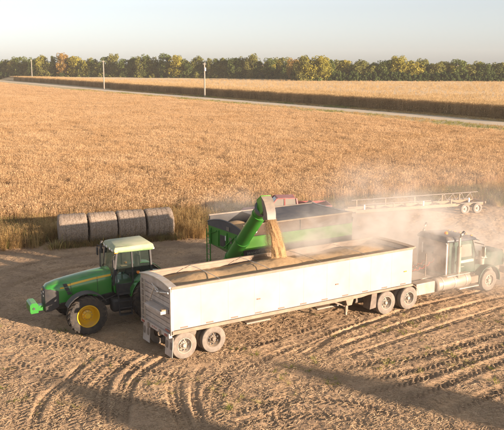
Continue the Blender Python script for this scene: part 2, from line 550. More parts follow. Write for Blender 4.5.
# (photo pixels along the rut, width, lugged, depth)
TRACKS = [
    ([(176, 352), (155, 363), (135, 380), (127, 396), (124, 434)], 0.34, 0, 0.07),
    ([(160, 351), (138, 364), (122, 383), (116, 406), (114, 434)], 0.34, 0, 0.06),
    ([(150, 345), (118, 366), (104, 384), (97, 406), (94, 434)], 0.34, 1, 0.045),
    ([(180, 364), (172, 378), (171, 394), (178, 418), (186, 436)], 0.30, 0, 0.06),
    ([(190, 364), (180, 378), (178, 394), (186, 418), (195, 436)], 0.30, 0, 0.05),
    ([(250, 358), (227, 371), (211, 387), (206, 403), (208, 436)], 0.40, 1, 0.06),
    ([(262, 358), (238, 370), (221, 388), (217, 409), (219, 436)], 0.40, 1, 0.055),
    ([(110, 352), (79, 383), (60, 404), (50, 436)], 0.45, 1, 0.05),
    ([(122, 352), (90, 382), (75, 403), (66, 436)], 0.45, 1, 0.055),
    ([(132, 356), (103, 378), (89, 397), (81, 436)], 0.40, 0, 0.05),
    ([(75, 352), (48, 376), (27, 399), (12, 436)], 0.45, 1, 0.05),
    ([(30, 352), (8, 372), (-12, 396)], 0.45, 1, 0.045),
    ([(300, 357), (340, 334), (370, 322), (411, 308), (450, 299), (500, 287)], 0.34, 0, 0.06),
    ([(318, 357), (345, 345), (400, 324), (446, 311), (480, 302), (530, 292)], 0.34, 0, 0.065),
    ([(235, 372), (264, 359), (307, 341), (343, 327), (372, 319)], 0.40, 1, 0.05),
    ([(210, 356), (262, 343), (300, 331), (330, 321)], 0.40, 1, 0.04),
    ([(330, 369), (370, 363), (415, 357), (460, 345), (520, 327)], 0.50, 1, 0.06),
    ([(345, 380), (397, 374), (440, 363), (480, 350), (530, 336)], 0.50, 1, 0.06),
    ([(340, 396), (397, 384), (446, 369), (504, 350), (530, 343)], 0.55, 1, 0.07),
    ([(380, 404), (427, 390), (470, 373), (504, 360), (530, 350)], 0.55, 1, 0.07),
    ([(430, 420), (470, 403), (504, 388), (530, 378)], 0.55, 1, 0.06),
    ([(222, 418), (262, 404), (310, 400), (360, 406), (410, 424)], 0.50, 1, 0.06),
    ([(222, 430), (262, 418), (310, 415), (355, 422), (380, 434)], 0.50, 1, 0.06),
    ([(270, 383), (266, 400), (268, 418), (276, 436)], 0.42, 1, 0.05),
    ([(284, 383), (281, 400), (284, 418), (292, 436)], 0.42, 1, 0.05),
    ([(2, 332), (40, 343), (90, 352), (150, 372), (230, 386)], 0.45, 1, 0.035),
    ([(-5, 358), (40, 372), (100, 392), (150, 404), (215, 408)], 0.45, 1, 0.035),
    ([(205, 362), (196, 378), (194, 396), (199, 418), (206, 436)], 0.30, 0, 0.05),
    ([(148, 349), (130, 360), (110, 378), (104, 398), (104, 436)], 0.32, 0, 0.05),
    ([(100, 350), (68, 378), (42, 402), (30, 436)], 0.34, 0, 0.05),
    ([(286, 357), (322, 340), (362, 325), (400, 313), (440, 303)], 0.30, 0, 0.05),
    ([(335, 360), (380, 346), (430, 330), (480, 314), (520, 302)], 0.34, 0, 0.045),
    ([(320, 352), (362, 338), (415, 322), (470, 305), (510, 294)], 0.34, 1, 0.045),
    ([(0, 290), (50, 272), (110, 262), (180, 250)], 0.5, 1, 0.04),
    ([(0, 272), (50, 259), (110, 252), (180, 246)], 0.5, 1, 0.04),
]


def smooth_path(pts, step=0.10):
    P = np.array([[at(x, y).x, at(x, y).y] for x, y in pts])
    P = np.vstack([2 * P[0] - P[1], P, 2 * P[-1] - P[-2]])
    out = []
    for i in range(1, len(P) - 2):
        n = max(4, int(np.linalg.norm(P[i + 1] - P[i]) / step))
        for t in np.linspace(0, 1, n, endpoint=False):
            a, b, c, d = P[i - 1], P[i], P[i + 1], P[i + 2]
            out.append(0.5 * (2 * b + (c - a) * t + (2 * a - 5 * b + 4 * c - d) * t * t + (3 * b - a - 3 * c + d) * t ** 3))
    return np.array(out)


def stamp(path, width, lug, depth):
    global HH
    seg = np.diff(path, axis=0)
    ln = np.linalg.norm(seg, axis=1)
    s0 = np.concatenate([[0], np.cumsum(ln)])
    best = np.full(HH.shape, 9.0)
    ss = np.zeros_like(HH)
    tt = np.zeros_like(HH)
    half = width / 2 + 0.3
    for i in range(len(seg)):
        (x, y) = path[i]
        ix0, ix1 = int((x - half - .12 - GX0) / GS), int((x + half + .12 - GX0) / GS) + 1
        iy0, iy1 = int((y - half - .12 - GY0) / GS), int((y + half + .12 - GY0) / GS) + 1
        ix0, iy0 = max(ix0, 0), max(iy0, 0)
        ix1, iy1 = min(ix1, gnx), min(iy1, gny)
        if ix0 >= ix1 or iy0 >= iy1:
            continue
        d = seg[i] / max(ln[i], 1e-6)
        dx, dy = XX[iy0:iy1, ix0:ix1] - x, YY[iy0:iy1, ix0:ix1] - y
        a = dx * d[0] + dy * d[1]
        t = -dx * d[1] + dy * d[0]
        dist = np.hypot(t, np.maximum(0, np.maximum(-a, a - ln[i])))
        bb = best[iy0:iy1, ix0:ix1]
        k = dist < bb
        bb[k] = dist[k]
        ss[iy0:iy1, ix0:ix1][k] = (s0[i] + a)[k]
        tt[iy0:iy1, ix0:ix1][k] = t[k]
    q = np.abs(tt) / (width / 2)
    inside = np.clip((1.15 - q) / 0.3, 0, 1) * (best < half)
    berm = np.exp(-((q - 1.25) / 0.28) ** 2) * (best < half)
    fade = 0.55 + 0.9 * (noise2(ss, ss * 0 + width * 37, 1.6, 21) + 0.5) * 0.6
    tail = np.clip(np.minimum(ss, s0[-1] - ss) / 1.6, 0, 1) * np.clip(0.75 + 0.9 * noise2(ss, ss * 0 + width * 91, 0.7, 23), 0.2, 1.2)
    fade = fade * tail
    h = (-.8 if lug else -1.25) * depth * inside * fade + (.3 if lug else .35) * depth * berm * fade
    if not lug:
        h = h + inside * tail * 0.03 * np.cos(tt * 2 * np.pi / 0.15)
    if lug:
        per = 0.25
        ph = (ss + np.abs(tt) * 0.9 + (tt > 0) * per * 0.5) / per
        saw = np.abs((ph % 1.0) - 0.5) * 2
        h = h + inside * fade * 0.115 * (np.clip((saw - 0.40) / 0.25, 0, 1) - 0.5)
    m = (best < half)
    HH = np.where(m, HH * (1 - 0.3 * inside) + h, HH)
    RUT[m] = np.maximum(RUT[m], inside[m])


for pts, wd, lg, dp in TRACKS:
    stamp(smooth_path(pts), wd, lg, dp)
edge = np.minimum(np.minimum(XX - GX0, GX1 - XX), np.minimum(YY - GY0, GY1 - YY))
HH *= np.clip(edge / 0.8, 0, 1) * np.clip((np.interp(XX, [-60, -25, -14.8, -8, -3.8, 3, 9, 14, 19.3, 30], [36.0, 42.6, 45.4, 46.6, 47.9, 51.3, 55.2, 57.6, 59.8, 63.5]) + 1.0 - YY) / 1.0, 0, 1)


def ground_z(x, y):
    ix = np.clip(((np.asarray(x) - GX0) / GS), 0, gnx - 1.001)
    iy = np.clip(((np.asarray(y) - GY0) / GS), 0, gny - 1.001)
    i, j = ix.astype(int), iy.astype(int)
    z = HH[j, i]
    out = (np.asarray(x) < GX0) | (np.asarray(x) > GX1) | (np.asarray(y) < GY0) | (np.asarray(y) > GY1)
    return np.where(out, 0.0, z)


def grid_mesh(name, V, nx, ny, extra_v=None, extra_f=None):
    """V: (ny*nx, 3) vertices of a grid"""
    idx = np.arange(nx * ny).reshape(ny, nx)
    F = np.stack([idx[:-1, :-1], idx[:-1, 1:], idx[1:, 1:], idx[1:, :-1]], -1).reshape(-1, 4)
    if extra_v is not None:
        V = np.vstack([V, extra_v])
        F = np.vstack([F, extra_f])
    me = bpy.data.meshes.new(name)
    me.vertices.add(len(V))
    me.vertices.foreach_set('co', np.ascontiguousarray(V, np.float32).ravel())
    me.loops.add(F.size)
    me.loops.foreach_set('vertex_index', np.ascontiguousarray(F, np.int32).ravel())
    me.polygons.add(len(F))
    me.polygons.foreach_set('loop_start', np.arange(0, F.size, 4, dtype=np.int32))
    me.polygons.foreach_set('use_smooth', np.ones(len(F), bool))
    me.update(calc_edges=True)
    me.validate()
    return me


V = np.stack([XX.ravel(), YY.ravel(), HH.ravel()], 1)
n0 = len(V)
FAR = 4500.0
ev = np.array([(-FAR, -FAR, 0), (GX0, -FAR, 0), (GX1, -FAR, 0), (FAR, -FAR, 0), (-FAR, GY0, 0), (FAR, GY0, 0), (-FAR, GY1, 0), (FAR, GY1, 0),
               (-FAR, FAR, 0), (GX0, FAR, 0), (GX1, FAR, 0), (FAR, FAR, 0)], float)
c00, c10, c01, c11 = 0, gnx - 1, (gny - 1) * gnx, gny * gnx - 1
e = lambda i: n0 + i
ef = np.array([(e(0), e(1), c00, e(4)), (e(1), e(2), c10, c00), (e(2), e(3), e(5), c10), (e(4), c00, c01, e(6)), (c10, e(5), e(7), c11),
               (e(6), c01, e(9), e(8)), (c01, c11, e(10), e(9)), (c11, e(7), e(11), e(10))])
gme = grid_mesh('ground', V, gnx, gny, ev, ef)
at_r = gme.attributes.new('rut', 'FLOAT', 'POINT')
at_r.data.foreach_set('value', np.concatenate([RUT.ravel(), np.zeros(len(ev))]).astype(np.float32))

# ground material: soil, crushed stalks and chaff
m = bpy.data.materials.new('stubble_ground')
m.use_nodes = True
N, L = m.node_tree.nodes, m.node_tree.links
b = N['Principled BSDF']
ge = N.new('ShaderNodeNewGeometry')


def gnoise(scale, det, rough=0.6):
    q = N.new('ShaderNodeTexNoise')
    q.inputs['Scale'].default_value = scale
    q.inputs['Detail'].default_value = det
    q.inputs['Roughness'].default_value = rough
    L.new(ge.outputs['Position'], q.inputs['Vector'])
    return q.outputs[0]


def gramp(src, stops):
    q = N.new('ShaderNodeValToRGB')
    el = q.color_ramp.elements
    el[0].position, el[0].color = stops[0][0], (*stops[0][1], 1)
    el[1].position, el[1].color = stops[-1][0], (*stops[-1][1], 1)
    for p, c in stops[1:-1]:
        x = el.new(p)
        x.color = (*c, 1)
    L.new(src, q.inputs[0])
    return q.outputs[0]


fine = gramp(gnoise(17, 10, 0.75), [(0.28, (0.28, 0.18, 0.105)), (0.44, (0.45, 0.305, 0.185)), (0.58, (0.55, 0.39, 0.245)), (0.72, (0.65, 0.49, 0.33))])
patch = gramp(gnoise(0.55, 5), [(0.36, (0.62, 0.60, 0.60)), (0.55, (1.0, 0.98, 0.95)), (0.7, (1.2, 1.1, 0.98))])
mx = N.new('ShaderNodeMix')
mx.data_type = 'RGBA'
mx.blend_type = 'MULTIPLY'
mx.inputs[0].default_value = 0.85
L.new(fine, mx.inputs[6])
L.new(patch, mx.inputs[7])
ra = N.new('ShaderNodeAttribute')
ra.attribute_name = 'rut'
m2 = N.new('ShaderNodeMix')
m2.data_type = 'RGBA'
rs = N.new('ShaderNodeMath')
rs.operation = 'MULTIPLY'
rs.inputs[1].default_value = 0.35
L.new(ra.outputs['Fac'], rs.inputs[0])
L.new(rs.outputs[0], m2.inputs[0])
L.new(mx.outputs[2], m2.inputs[6])
m2.inputs[7].default_value = (0.40, 0.27, 0.155, 1)
L.new(m2.outputs[2], b.inputs['Base Color'])
b.inputs['Roughness'].default_value = 0.95
b.inputs['Specular IOR Level'].default_value = 0.15
bp = N.new('ShaderNodeBump')
bp.inputs['Strength'].default_value = 0.9
bp.inputs['Distance'].default_value = 0.04
L.new(gnoise(30, 8, 0.75), bp.inputs['Height'])
L.new(bp.outputs[0], b.inputs['Normal'])
gme.materials.append(m)
go_ = bpy.data.objects.new('ground', gme)
COL.objects.link(go_)
tag(go_, 'harvested stubble ground with curved wheel ruts and chaff', 'ground', kind='structure')


# ---------------------------------------------------------------- road, verges, field floors
RN = np.array([[at(x, y).x, at(x, y).y] for x, y in [(504, 126), (400, 115.8), (300, 107.2), (252, 103.3), (205, 99.3), (104, 91.0), (32, 84.0), (0, 81.3)]])
d0 = (RN[0] - RN[1]) / np.linalg.norm(RN[0] - RN[1])
d1 = (RN[-1] - RN[-2]) / np.linalg.norm(RN[-1] - RN[-2])
RN = np.vstack([RN[0] + d0 * 150, RN[0] + d0 * 60, RN, RN[-1] + d1 * 200, RN[-1] + d1 * 900])
RY, RX = RN[:, 1], RN[:, 0]
RNORM = np.array([0.873, 0.488])


def road_x(y):
    return np.interp(y, RY, RX)


def road_off(x, y):
    return (x - road_x(y)) * 0.873


def strip(name, r0, r1, z, material, label, cat, nseg=90):
    ys = np.concatenate([np.linspace(RY[0], 600, nseg), [1200.0]])
    a = np.stack([road_x(ys) + r0 / 0.873, ys, np.full_like(ys, z)], 1)
    c = np.stack([road_x(ys) + r1 / 0.873, ys, np.full_like(ys, z)], 1)
    Vv = np.stack([a, c], 1).reshape(-1, 3)
    me = grid_mesh(name, Vv, 2, len(ys))
    me.materials.append(MATS[material])
    o = bpy.data.objects.new(name, me)
    COL.objects.link(o)
    return tag(o, label, cat, kind='structure')


mat('verge_grass', (0.40, 0.31, 0.14), (0.24, 0.22, 0.08), (0.48, 0.36, 0.18), scale=0.5, rough=0.95, world=True, bump=0.6, bscale=3)
mat('field_floor', (0.42, 0.27, 0.12), (0.52, 0.33, 0.14), scale=0.3, rough=0.95, world=True, bump=0.6, bscale=6)
mat('corn_top', (0.60, 0.43, 0.23), (0.50, 0.34, 0.17), (0.68, 0.50, 0.28), scale=0.8, rough=0.95, world=True, bump=1.0, bscale=2.2, thresh=(0.3, 0.7))
strip('grass_verge', -16, 0.0, 0.010, 'verge_grass', 'dry grass verge between golden crop and gravel road', 'verge')
strip('gravel_road', 0.0, 6.5, 0.014, 'gravel_road', 'pale gravel road crossing behind the crop', 'road')
strip('grass_verge', 6.5, 12.5, 0.010, 'verge_grass', 'grass verge between gravel road and standing corn', 'verge')

# field edge (base of the weeds)
EDGE = np.array([[-60, 36.0], [-25, 42.6], [-14.8, 45.4], [-8, 46.6], [-3.8, 47.9], [3, 51.3], [9, 55.2], [14, 57.6], [19.3, 59.8], [30, 63.5], [60, 74.0]])


def edge_y(x):
    return np.interp(x, EDGE[:, 0], EDGE[:, 1])


xs = np.linspace(-200, 60, 131)
ys0 = edge_y(xs) + 1.6
ts = np.linspace(0, 1, 24)
Vv = []
# floor from the edge back to the road verge, column by column
inv_y = lambda x: np.interp(x, RX[::-1], RY[::-1])
for t in ts:
    for x, y0 in zip(xs, ys0):
        y1 = max(y0 + 0.1, float(inv_y(x)) - 15 / 0.488)
        Vv.append((x, y0 + (y1 - y0) * t, 0.006))
me = grid_mesh('field_floor', np.array(Vv), len(xs), len(ts))
me.materials.append(MATS['field_floor'])
o = bpy.data.objects.new('crop_field_ground', me)
COL.objects.link(o)
tag(o, 'straw covered soil under the golden crop', 'field', kind='structure')


# ---------------------------------------------------------------- crop, weeds, chaff prototypes
def blade(mb, x, y, h, wd, lean, az, tip=0.3, segs=2):
    """a narrow upright leaf that bends over"""
    d = Vector((math.cos(az), math.sin(az), 0))
    s = Vector((-d.y, d.x, 0)) * wd / 2
    p = Vector((x, y, 0))
    vs = []
    for k in range(segs + 1):
        t = k / segs
        c = p + d * lean * t * t + Vector((0, 0, h * t * (1 - 0.15 * lean * t)))
        w_ = 1 - (1 - tip) * t
        vs += [c - s * w_, c + s * w_]
    mb.add(vs, [(2 * k, 2 * k + 1, 2 * k + 3, 2 * k + 2) for k in range(segs)])


def leaf(mb, c, ln, wd, az, el):
    d = Vector((math.cos(az) * math.cos(el), math.sin(az) * math.cos(el), math.sin(el)))
    s = Vector((-math.sin(az), math.cos(az), rng.uniform(-.5, .5))).normalized() * wd / 2
    c = Vector(c)
    mb.add([c - s * .3, c + d * ln * .5 - s, c + d * ln, c + d * ln * .5 + s], [(0, 1, 2, 3)])


def crop_proto(k):
    mb = MB()
    for i in range(24):
        r, a = 0.48 * math.sqrt(rng.random()), rng.uniform(0, 6.28)
        x, y, h = r * math.cos(a), r * math.sin(a), rng.uniform(0.84, 1.06)
        blade(mb, x, y, h, rng.uniform(.018, .03), rng.uniform(0.02, .2), rng.uniform(0, 6.28), segs=1)
        for q in range(4):
            leaf(mb, (x + rng.uniform(-.06, .06), y + rng.uniform(-.06, .06), h * rng.uniform(.5, 1.0)), rng.uniform(.06, .15), rng.uniform(.03, .06), rng.uniform(0, 6.28), rng.uniform(-.9, 1.2))
    return mb.mesh('crop_clump')


def corn_proto(k):
    mb = MB()
    for i in range(4):
        x, y, h = (i - 1.5) * 0.2 + rng.uniform(-.05, .05), rng.uniform(-.06, .06), rng.uniform(2.2, 2.6)
        a = rng.uniform(0, 6.28)
        blade(mb, x, y, h, .05, rng.uniform(0, .15), a, segs=1)
        blade(mb, x, y, h, .05, rng.uniform(0, .15), a + 1.57, segs=1)
        for q in range(7):
            z = h * (0.25 + 0.7 * q / 7)
            az = a + q * 3.14 + rng.uniform(-.5, .5)
            leaf(mb, (x, y, z), rng.uniform(.35, .6), .09, az, rng.uniform(-.9, .5))
            leaf(mb, (x + .25 * math.cos(az), y + .25 * math.sin(az), z - .05), rng.uniform(.3, .5), .08, az, rng.uniform(-1.3, -.6))
        for q in range(4):
            leaf(mb, (x, y, h - .05), .28, .035, rng.uniform(0, 6.28), rng.uniform(.7, 1.4))
    return mb.mesh('corn_stalks')


def grass_proto(n, h0, h1, rad, wd, lean):
    mb = MB()
    for i in range(n):
        r, a = rad * math.sqrt(rng.random()), rng.uniform(0, 6.28)
        blade(mb, r * math.cos(a), r * math.sin(a), rng.uniform(h0, h1), wd * rng.uniform(.7, 1.3), rng.uniform(.05, lean), a + rng.uniform(-.8, .8), .15)
    return mb.mesh('grass_tuft')


def weed_proto(n, h0, h1, rad, lf):
    mb = MB()
    for i in range(n):
        r, a = rad * .5 * math.sqrt(rng.random()), rng.uniform(0, 6.28)
        x, y, h, ln = r * math.cos(a), r * math.sin(a), rng.uniform(h0, h1), rng.uniform(0.05, rad)
        blade(mb, x, y, h, .025, ln, a, .3)
        for q in range(11):
            t = rng.uniform(.25, 1)
            leaf(mb, (x + math.cos(a) * ln * t * t, y + math.sin(a) * ln * t * t, h * t), lf * rng.uniform(.6, 1.3), lf * .45, rng.uniform(0, 6.28), rng.uniform(-.5, .9))
    return mb.mesh('weed')


def in_view(x, y, slope=0.37, pad=5):
    return np.abs(x) < slope * y + pad


# golden crop
def crop_points(y0, y1, dens):
    n = int((y1 - y0) * 2 * (0.37 * y1 + 5) * dens)
    y = nr.uniform(y0, y1, n)
    x = nr.uniform(-1, 1, n) * (0.37 * y1 + 5)
    k = in_view(x, y) & (y > edge_y(x) + 6.8 + 4.5 * noise2(x, y, 3.0, 31)) & (road_off(x, y) < -14.0 + 1.5 * noise2(x, y, 8, 5))
    return x[k], y[k]


parts_x, parts_y, parts_s = [], [], []
for y0, y1, dn, s in ((38, 75, 6.0, 1.0), (75, 110, 5.0, 1.0), (110, 160, 3.8, 1.1), (160, 250, 2.2, 1.35), (250, 500, 0.8, 1.9)):
    x, y = crop_points(y0, y1, dn)
    parts_x.append(x)
    parts_y.append(y)
    parts_s.append(np.full(len(x), s))
cx, cy, cs = map(np.concatenate, (parts_x, parts_y, parts_s))
hv = 1.0 + 0.16 * noise2(cx, cy, 6.0, 8) + 0.14 * noise2(cx, cy, 1.5, 9)
sxy = cs * nr.uniform(0.85, 1.2, len(cx))
sz = np.minimum(cs, 1.0) * hv * nr.uniform(0.92, 1.08, len(cx))
crop_protos = [(crop_proto(k), 'crop_gold') for k in range(6)]
scatter('golden_crop', 'wide field of ripe golden crop behind the machines', 'crop', crop_protos,
        np.stack([cx, cy, np.zeros_like(cx)], 1), nr.uniform(0, 6.28, len(cx)), np.stack([sxy, sxy, sz], 1), nr.integers(0, 6, len(cx)))

# weeds along the field edge
BALE_A, BALE_B = np.array([-11.75, 46.7]), np.array([-5.1, 49.1])
bd = (BALE_B - BALE_A) / np.linalg.norm(BALE_B - BALE_A)


def near_bales(x, y, pad):
    px, py = x - BALE_A[0], y - BALE_A[1]
    a, t = px * bd[0] + py * bd[1], -px * bd[1] + py * bd[0]
    return (a > -pad) & (a < np.linalg.norm(BALE_B - BALE_A) + pad) & (np.abs(t) < 0.95 + pad * .3)


n = 16000
x = nr.uniform(-26, 34, n)
off = np.where(nr.random(n) < .45, nr.normal(2.8, 1.5, n), nr.uniform(0, 10.5, n))
y = edge_y(x) + off + 1.2 * noise2(x, x * 0, 2.5, 41)
k = (off > -.3) & ~near_bales(x, y, .25) & ~((x > -12.6) & (x < -4.3) & (y < 47.2 + (x + 11.75) * .256))
k &= ~((x > 6) & (x < 18.5) & (y > 53.2 + (x - 6.8) * .33) & (y < 56.6 + (x - 6.8) * .33))
k &= ~((x > -.5) & (x < 7.5) & (y < 54.6))
x, y = x[k], y[k]
kind = noise2(x, y, 2.2, 51) + 0.35 * noise2(x, y, .8, 52) + nr.normal(0, .12, len(x))
idx = np.where(kind < -.03, 3 + nr.integers(0, 2, len(x)), np.where(kind < .10, nr.integers(0, 3, len(x)), 5 + nr.integers(0, 2, len(x))))
weeds = [(grass_proto(26, .7, 1.35, .22, .022, .55), 'weed_gold'), (grass_proto(22, .6, 1.2, .25, .022, .7), 'weed_gold'), (grass_proto(24, .5, 1.1, .25, .024, .7), 'weed_green'),
         (weed_proto(7, .7, 1.3, .35, .12), 'weed_brown'), (weed_proto(7, .6, 1.1, .4, .13), 'weed_green'),
         (weed_proto(8, .7, 1.25, .35, .12), 'weed_gold'), (grass_proto(26, .6, 1.3, .3, .02, .8), 'weed_gold')]
scatter('weed_strip', 'tangle of dry grass and weeds along the near edge of the crop', 'weeds', weeds,
        np.stack([x, y, np.zeros_like(x)], 1), nr.uniform(0, 6.28, len(x)), nr.uniform(.45, .95, len(x)) * (1 - .2 * (x > 4)), idx)

n = 420
q = nr.uniform(-.6, float(np.linalg.norm(BALE_B - BALE_A)) + .5, n)
o_ = -nr.uniform(.75, 1.5, n)
x, y = BALE_A[0] + bd[0] * q - bd[1] * o_, BALE_A[1] + bd[1] * q + bd[0] * o_
scatter('bale_grass', 'short dry grass along the foot of the round bales', 'grass', [(grass_proto(18, .15, .4, .16, .016, .4), 'weed_gold'), (grass_proto(16, .12, .35, .16, .018, .4), 'weed_brown'), (grass_proto(16, .12, .4, .16, .018, .4), 'weed_green')],
        np.stack([x, y, np.zeros_like(x)], 1), nr.uniform(0, 6.28, n), nr.uniform(.6, 1.3, n) * np.where(nr.random(n) < .12, 2.0, 1), nr.integers(0, 3, n))

# verge grass beside the road
n = 9000
y = nr.uniform(110, 330, n)
side = nr.random(n) < .55
r = np.where(side, nr.uniform(-13.5, -0.8, n), nr.uniform(7.0, 12.5, n))
x = road_x(y) + r / .873
k = in_view(x, y)
x, y = x[k], y[k]
scatter('verge_grass', 'tufts of dry and green grass along both sides of the road', 'grass',
        [(grass_proto(22, .25, .6, .5, .05, .5), 'weed_gold'), (grass_proto(22, .25, .7, .5, .05, .5), 'grass_green'), (grass_proto(22, .3, .8, .5, .05, .5), 'weed_green')],
        np.stack([x, y, np.zeros_like(x)], 1), nr.uniform(0, 6.28, len(x)), nr.uniform(.35, .75, len(x)), np.where(noise2(x, y, 9, 61) < -.12, nr.integers(1, 3, len(x)), 0))

# chaff and broken stalks on the ground
bits = []
for q in range(7):
    mb = MB()
    ln, wd = [.06, .09, .13, .20, .07, .10, .05][q], [.013, .014, .013, .012, .02, .026, .02][q]
    mb.add([(-ln / 2, -wd / 2, 0), (ln / 2, -wd / 2, .004), (ln / 2, wd / 2, .005), (-ln / 2, wd / 2, .002), (-ln / 2, 0, .009), (ln / 2, 0, .012)], [(0, 1, 5, 4), (4, 5, 2, 3), (0, 4, 3), (1, 2, 5), (0, 3, 2, 1)])
    bits.append((mb.mesh('stalk_bit'), 'straw_bits'))
n = 150000
y = 21 + (nr.random(n) ** 1.5) * 39
x = nr.uniform(-1, 1, n) * (.34 * y + 2)
keep = (y < edge_y(x) + .5) & (nr.random(n) < np.clip(.75 + 1.2 * noise2(x, y, .9, 71), .12, 1))
x, y = x[keep], y[keep]
scatter('chaff', 'broken stalks and chaff strewn over the stubble ground', 'chaff', bits, np.stack([x, y, ground_z(x, y) + .006], 1),
        nr.uniform(0, 6.28, len(x)), nr.uniform(.5, 1.25, len(x)), nr.integers(0, 7, len(x)), tilt=nr.normal(0, .13, (len(x), 2)))
# green volunteers
n = 420
y = nr.uniform(21.5, 33, n)
x = nr.uniform(-1, 1, n) * (.34 * y)
k = (noise2(x, y, 1.8, 81) > .14)
x, y = x[k], y[k]
scatter('sprouts', 'small green sprouts on the stubble ground', 'sprouts', [(grass_proto(12, .05, .14, .09, .02, .5), 'grass_green')],
        np.stack([x, y, ground_z(x, y)], 1), nr.uniform(0, 6.28, len(x)), nr.uniform(.6, 1.3, len(x)), np.zeros(len(x), int))

# ---------------------------------------------------------------- standing corn beyond the road
def tree_front(x):
    """distance of the treeline along the view axis"""
    return np.interp(x, [-400, -190, -60, 18, 24, 60, 200], [640, 548, 478, 438, 392, 386, 366])


n = 60000
y = nr.uniform(95, 500, n)
r = 12.3 + 1.1 * noise2(y, y * 0, 4.0, 97) + np.abs(nr.normal(0, 1, n)) ** 1.3 * 7
x = road_x(y) + r / .873
k = in_view(x, y, .36, 6) & (y < tree_front(x) - 8) & (nr.random(n) < np.clip(170 / y, .3, 1))
x, y = x[k], y[k]
n = 30000
y2 = nr.uniform(120, 420, n)
x2 = nr.uniform(-1, 1, n) * .36 * y2
k = (road_off(x2, y2) > 16) & (y2 < tree_front(x2) - 8)
x, y = np.concatenate([x, x2[k]]), np.concatenate([y, y2[k]])
corn = [(corn_proto(k), 'corn_dry') for k in range(5)]
sc_ = np.stack([nr.uniform(.9, 1.3, len(x)), nr.uniform(.9, 1.3, len(x)), nr.uniform(.86, 1.12, len(x))], 1)
scatter('standing_corn', 'tall dry standing corn beyond the gravel road', 'corn', corn, np.stack([x, y, np.zeros_like(x)], 1), nr.uniform(0, 6.28, len(x)), sc_, nr.integers(0, 5, len(x)))

tt_ = np.linspace(90, 560, 260)
rr_ = np.concatenate([[0, 0.02], np.linspace(.04, 1, 90) ** 1.4])
Vv = np.zeros((len(tt_), len(rr_), 3))
for i, yy in enumerate(tt_):
    x0 = road_x(yy) + 13.6 / .873
    x1 = x0 + 330
    Vv[i, :, 0] = x0 + (x1 - x0) * rr_
    Vv[i, :, 1] = yy
    Vv[i, :, 2] = 2.12
Vv[:, :, 2] += 0.22 * noise2(Vv[:, :, 0], Vv[:, :, 1], 3.0, 91) + 0.3 * noise2(Vv[:, :, 0], Vv[:, :, 1], 14.0, 92)
Vv[:, 0, 2] = 0.0
me = grid_mesh('corn_canopy', Vv.reshape(-1, 3), len(rr_), len(tt_))
me.materials.append(MATS['corn_top'])
o = bpy.data.objects.new('corn_canopy', me)
COL.objects.link(o)
tag(o, 'pale tops of the standing corn stretching to the treeline', 'corn', kind='stuff')


# ---------------------------------------------------------------- trees
def crown_mesh(k, n=1500, w_=5.0, h_=11.0, base=3.0, leaf_=0.62, lobes=11):
    rg = random.Random(100 + k)
    mb = MB()
    L_ = []
    for i in range(lobes):
        t = rg.random()
        z = base + h_ * (.12 + .8 * t)
        rad = w_ * (.55 if t < .2 else (1.0 - .75 * abs(t - .42)))
        a = rg.uniform(0, 6.28)
        d = rad * rg.uniform(.25, .72)
        L_.append((Vector((d * math.cos(a), d * math.sin(a), z)), rg.uniform(.18, .42) * w_ * (1 - .3 * t)))
    L_.append((Vector((0, 0, base + h_ * .5)), w_ * .6))
    for i in range(n):
        c, r = rg.choice(L_)
        v = Vector((rg.gauss(0, 1), rg.gauss(0, 1), rg.gauss(0, 1))).normalized()
        p = c + v * r * rg.uniform(.72, 1.08)
        if p.z < base * .5:
            continue
        nrm = (v + Vector((rg.gauss(0, .5), rg.gauss(0, .5), rg.gauss(0, .5)))).normalized()
        u = nrm.orthogonal().normalized()
        q = nrm.cross(u)
        s = leaf_ * rg.uniform(.45, 1.1)
        mb.add([p - u * s * .5 - q * s * .3, p + u * s * .4 - q * s * .45, p + u * s * .55 + q * s * .35, p - u * s * .3 + q * s * .5], [(0, 1, 2, 3)])
    return mb.mesh('crown')


def trunk_mesh(k, h=9.0, r=.32):
    rg = random.Random(300 + k)
    mb = MB()
    top = Vector((rg.uniform(-.5, .5), rg.uniform(-.5, .5), h))
    mid = Vector((rg.uniform(-.2, .2), rg.uniform(-.2, .2), h * .45))
    mb.tube([(0, 0, -.1), (0, 0, .5), mid, top], [r * 1.25, r, r * .7, r * .2], 8)
    for i in range(6):
        t = rg.uniform(.35, .9)
        p = mid * (t / .45) if t < .45 else mid.lerp(top, (t - .45) / .55)
        a = rg.uniform(0, 6.28)
        q = p + Vector((math.cos(a) * 3.0, math.sin(a) * 3.0, rg.uniform(1.2, 3)))
        mb.tube([p, p.lerp(q, .5) + Vector((0, 0, .3)), q], [r * .4, r * .25, r * .08], 6)
    return mb.mesh('trunk')


CROWNS = [crown_mesh(k, n=3400, w_=6.0 + .5 * (k % 4), h_=11.5 + (k % 3), base=1.6, lobes=32) for k in range(8)]
for c in CROWNS:
    c.materials.append(MATS['tree_green'])
TRUNKS = [trunk_mesh(k) for k in range(3)]
for c in TRUNKS:
    c.materials.append(MATS['bark'])
TREE_WORDS = {'tree_green': 'mid green', 'tree_olive': 'olive', 'tree_yellow': 'golden yellow', 'tree_rust': 'rust brown', 'tree_dark': 'dark green'}


def tree(x, y, sxy, sz, k, m_, label, group=None):
    t = thing('tree', label, 'tree', (x, y, 0), rng.uniform(0, 6.28), group)
    t.scale = (sxy, sxy, sz)
    tr = bpy.data.objects.new('trunk', TRUNKS[k % 3])
    cr = bpy.data.objects.new('crown', CROWNS[k % 8])
    for o in (tr, cr):
        COL.objects.link(o)
        o.parent = t
    cr.material_slots[0].link = 'OBJECT'
    cr.material_slots[0].material = MATS[m_]
    return t


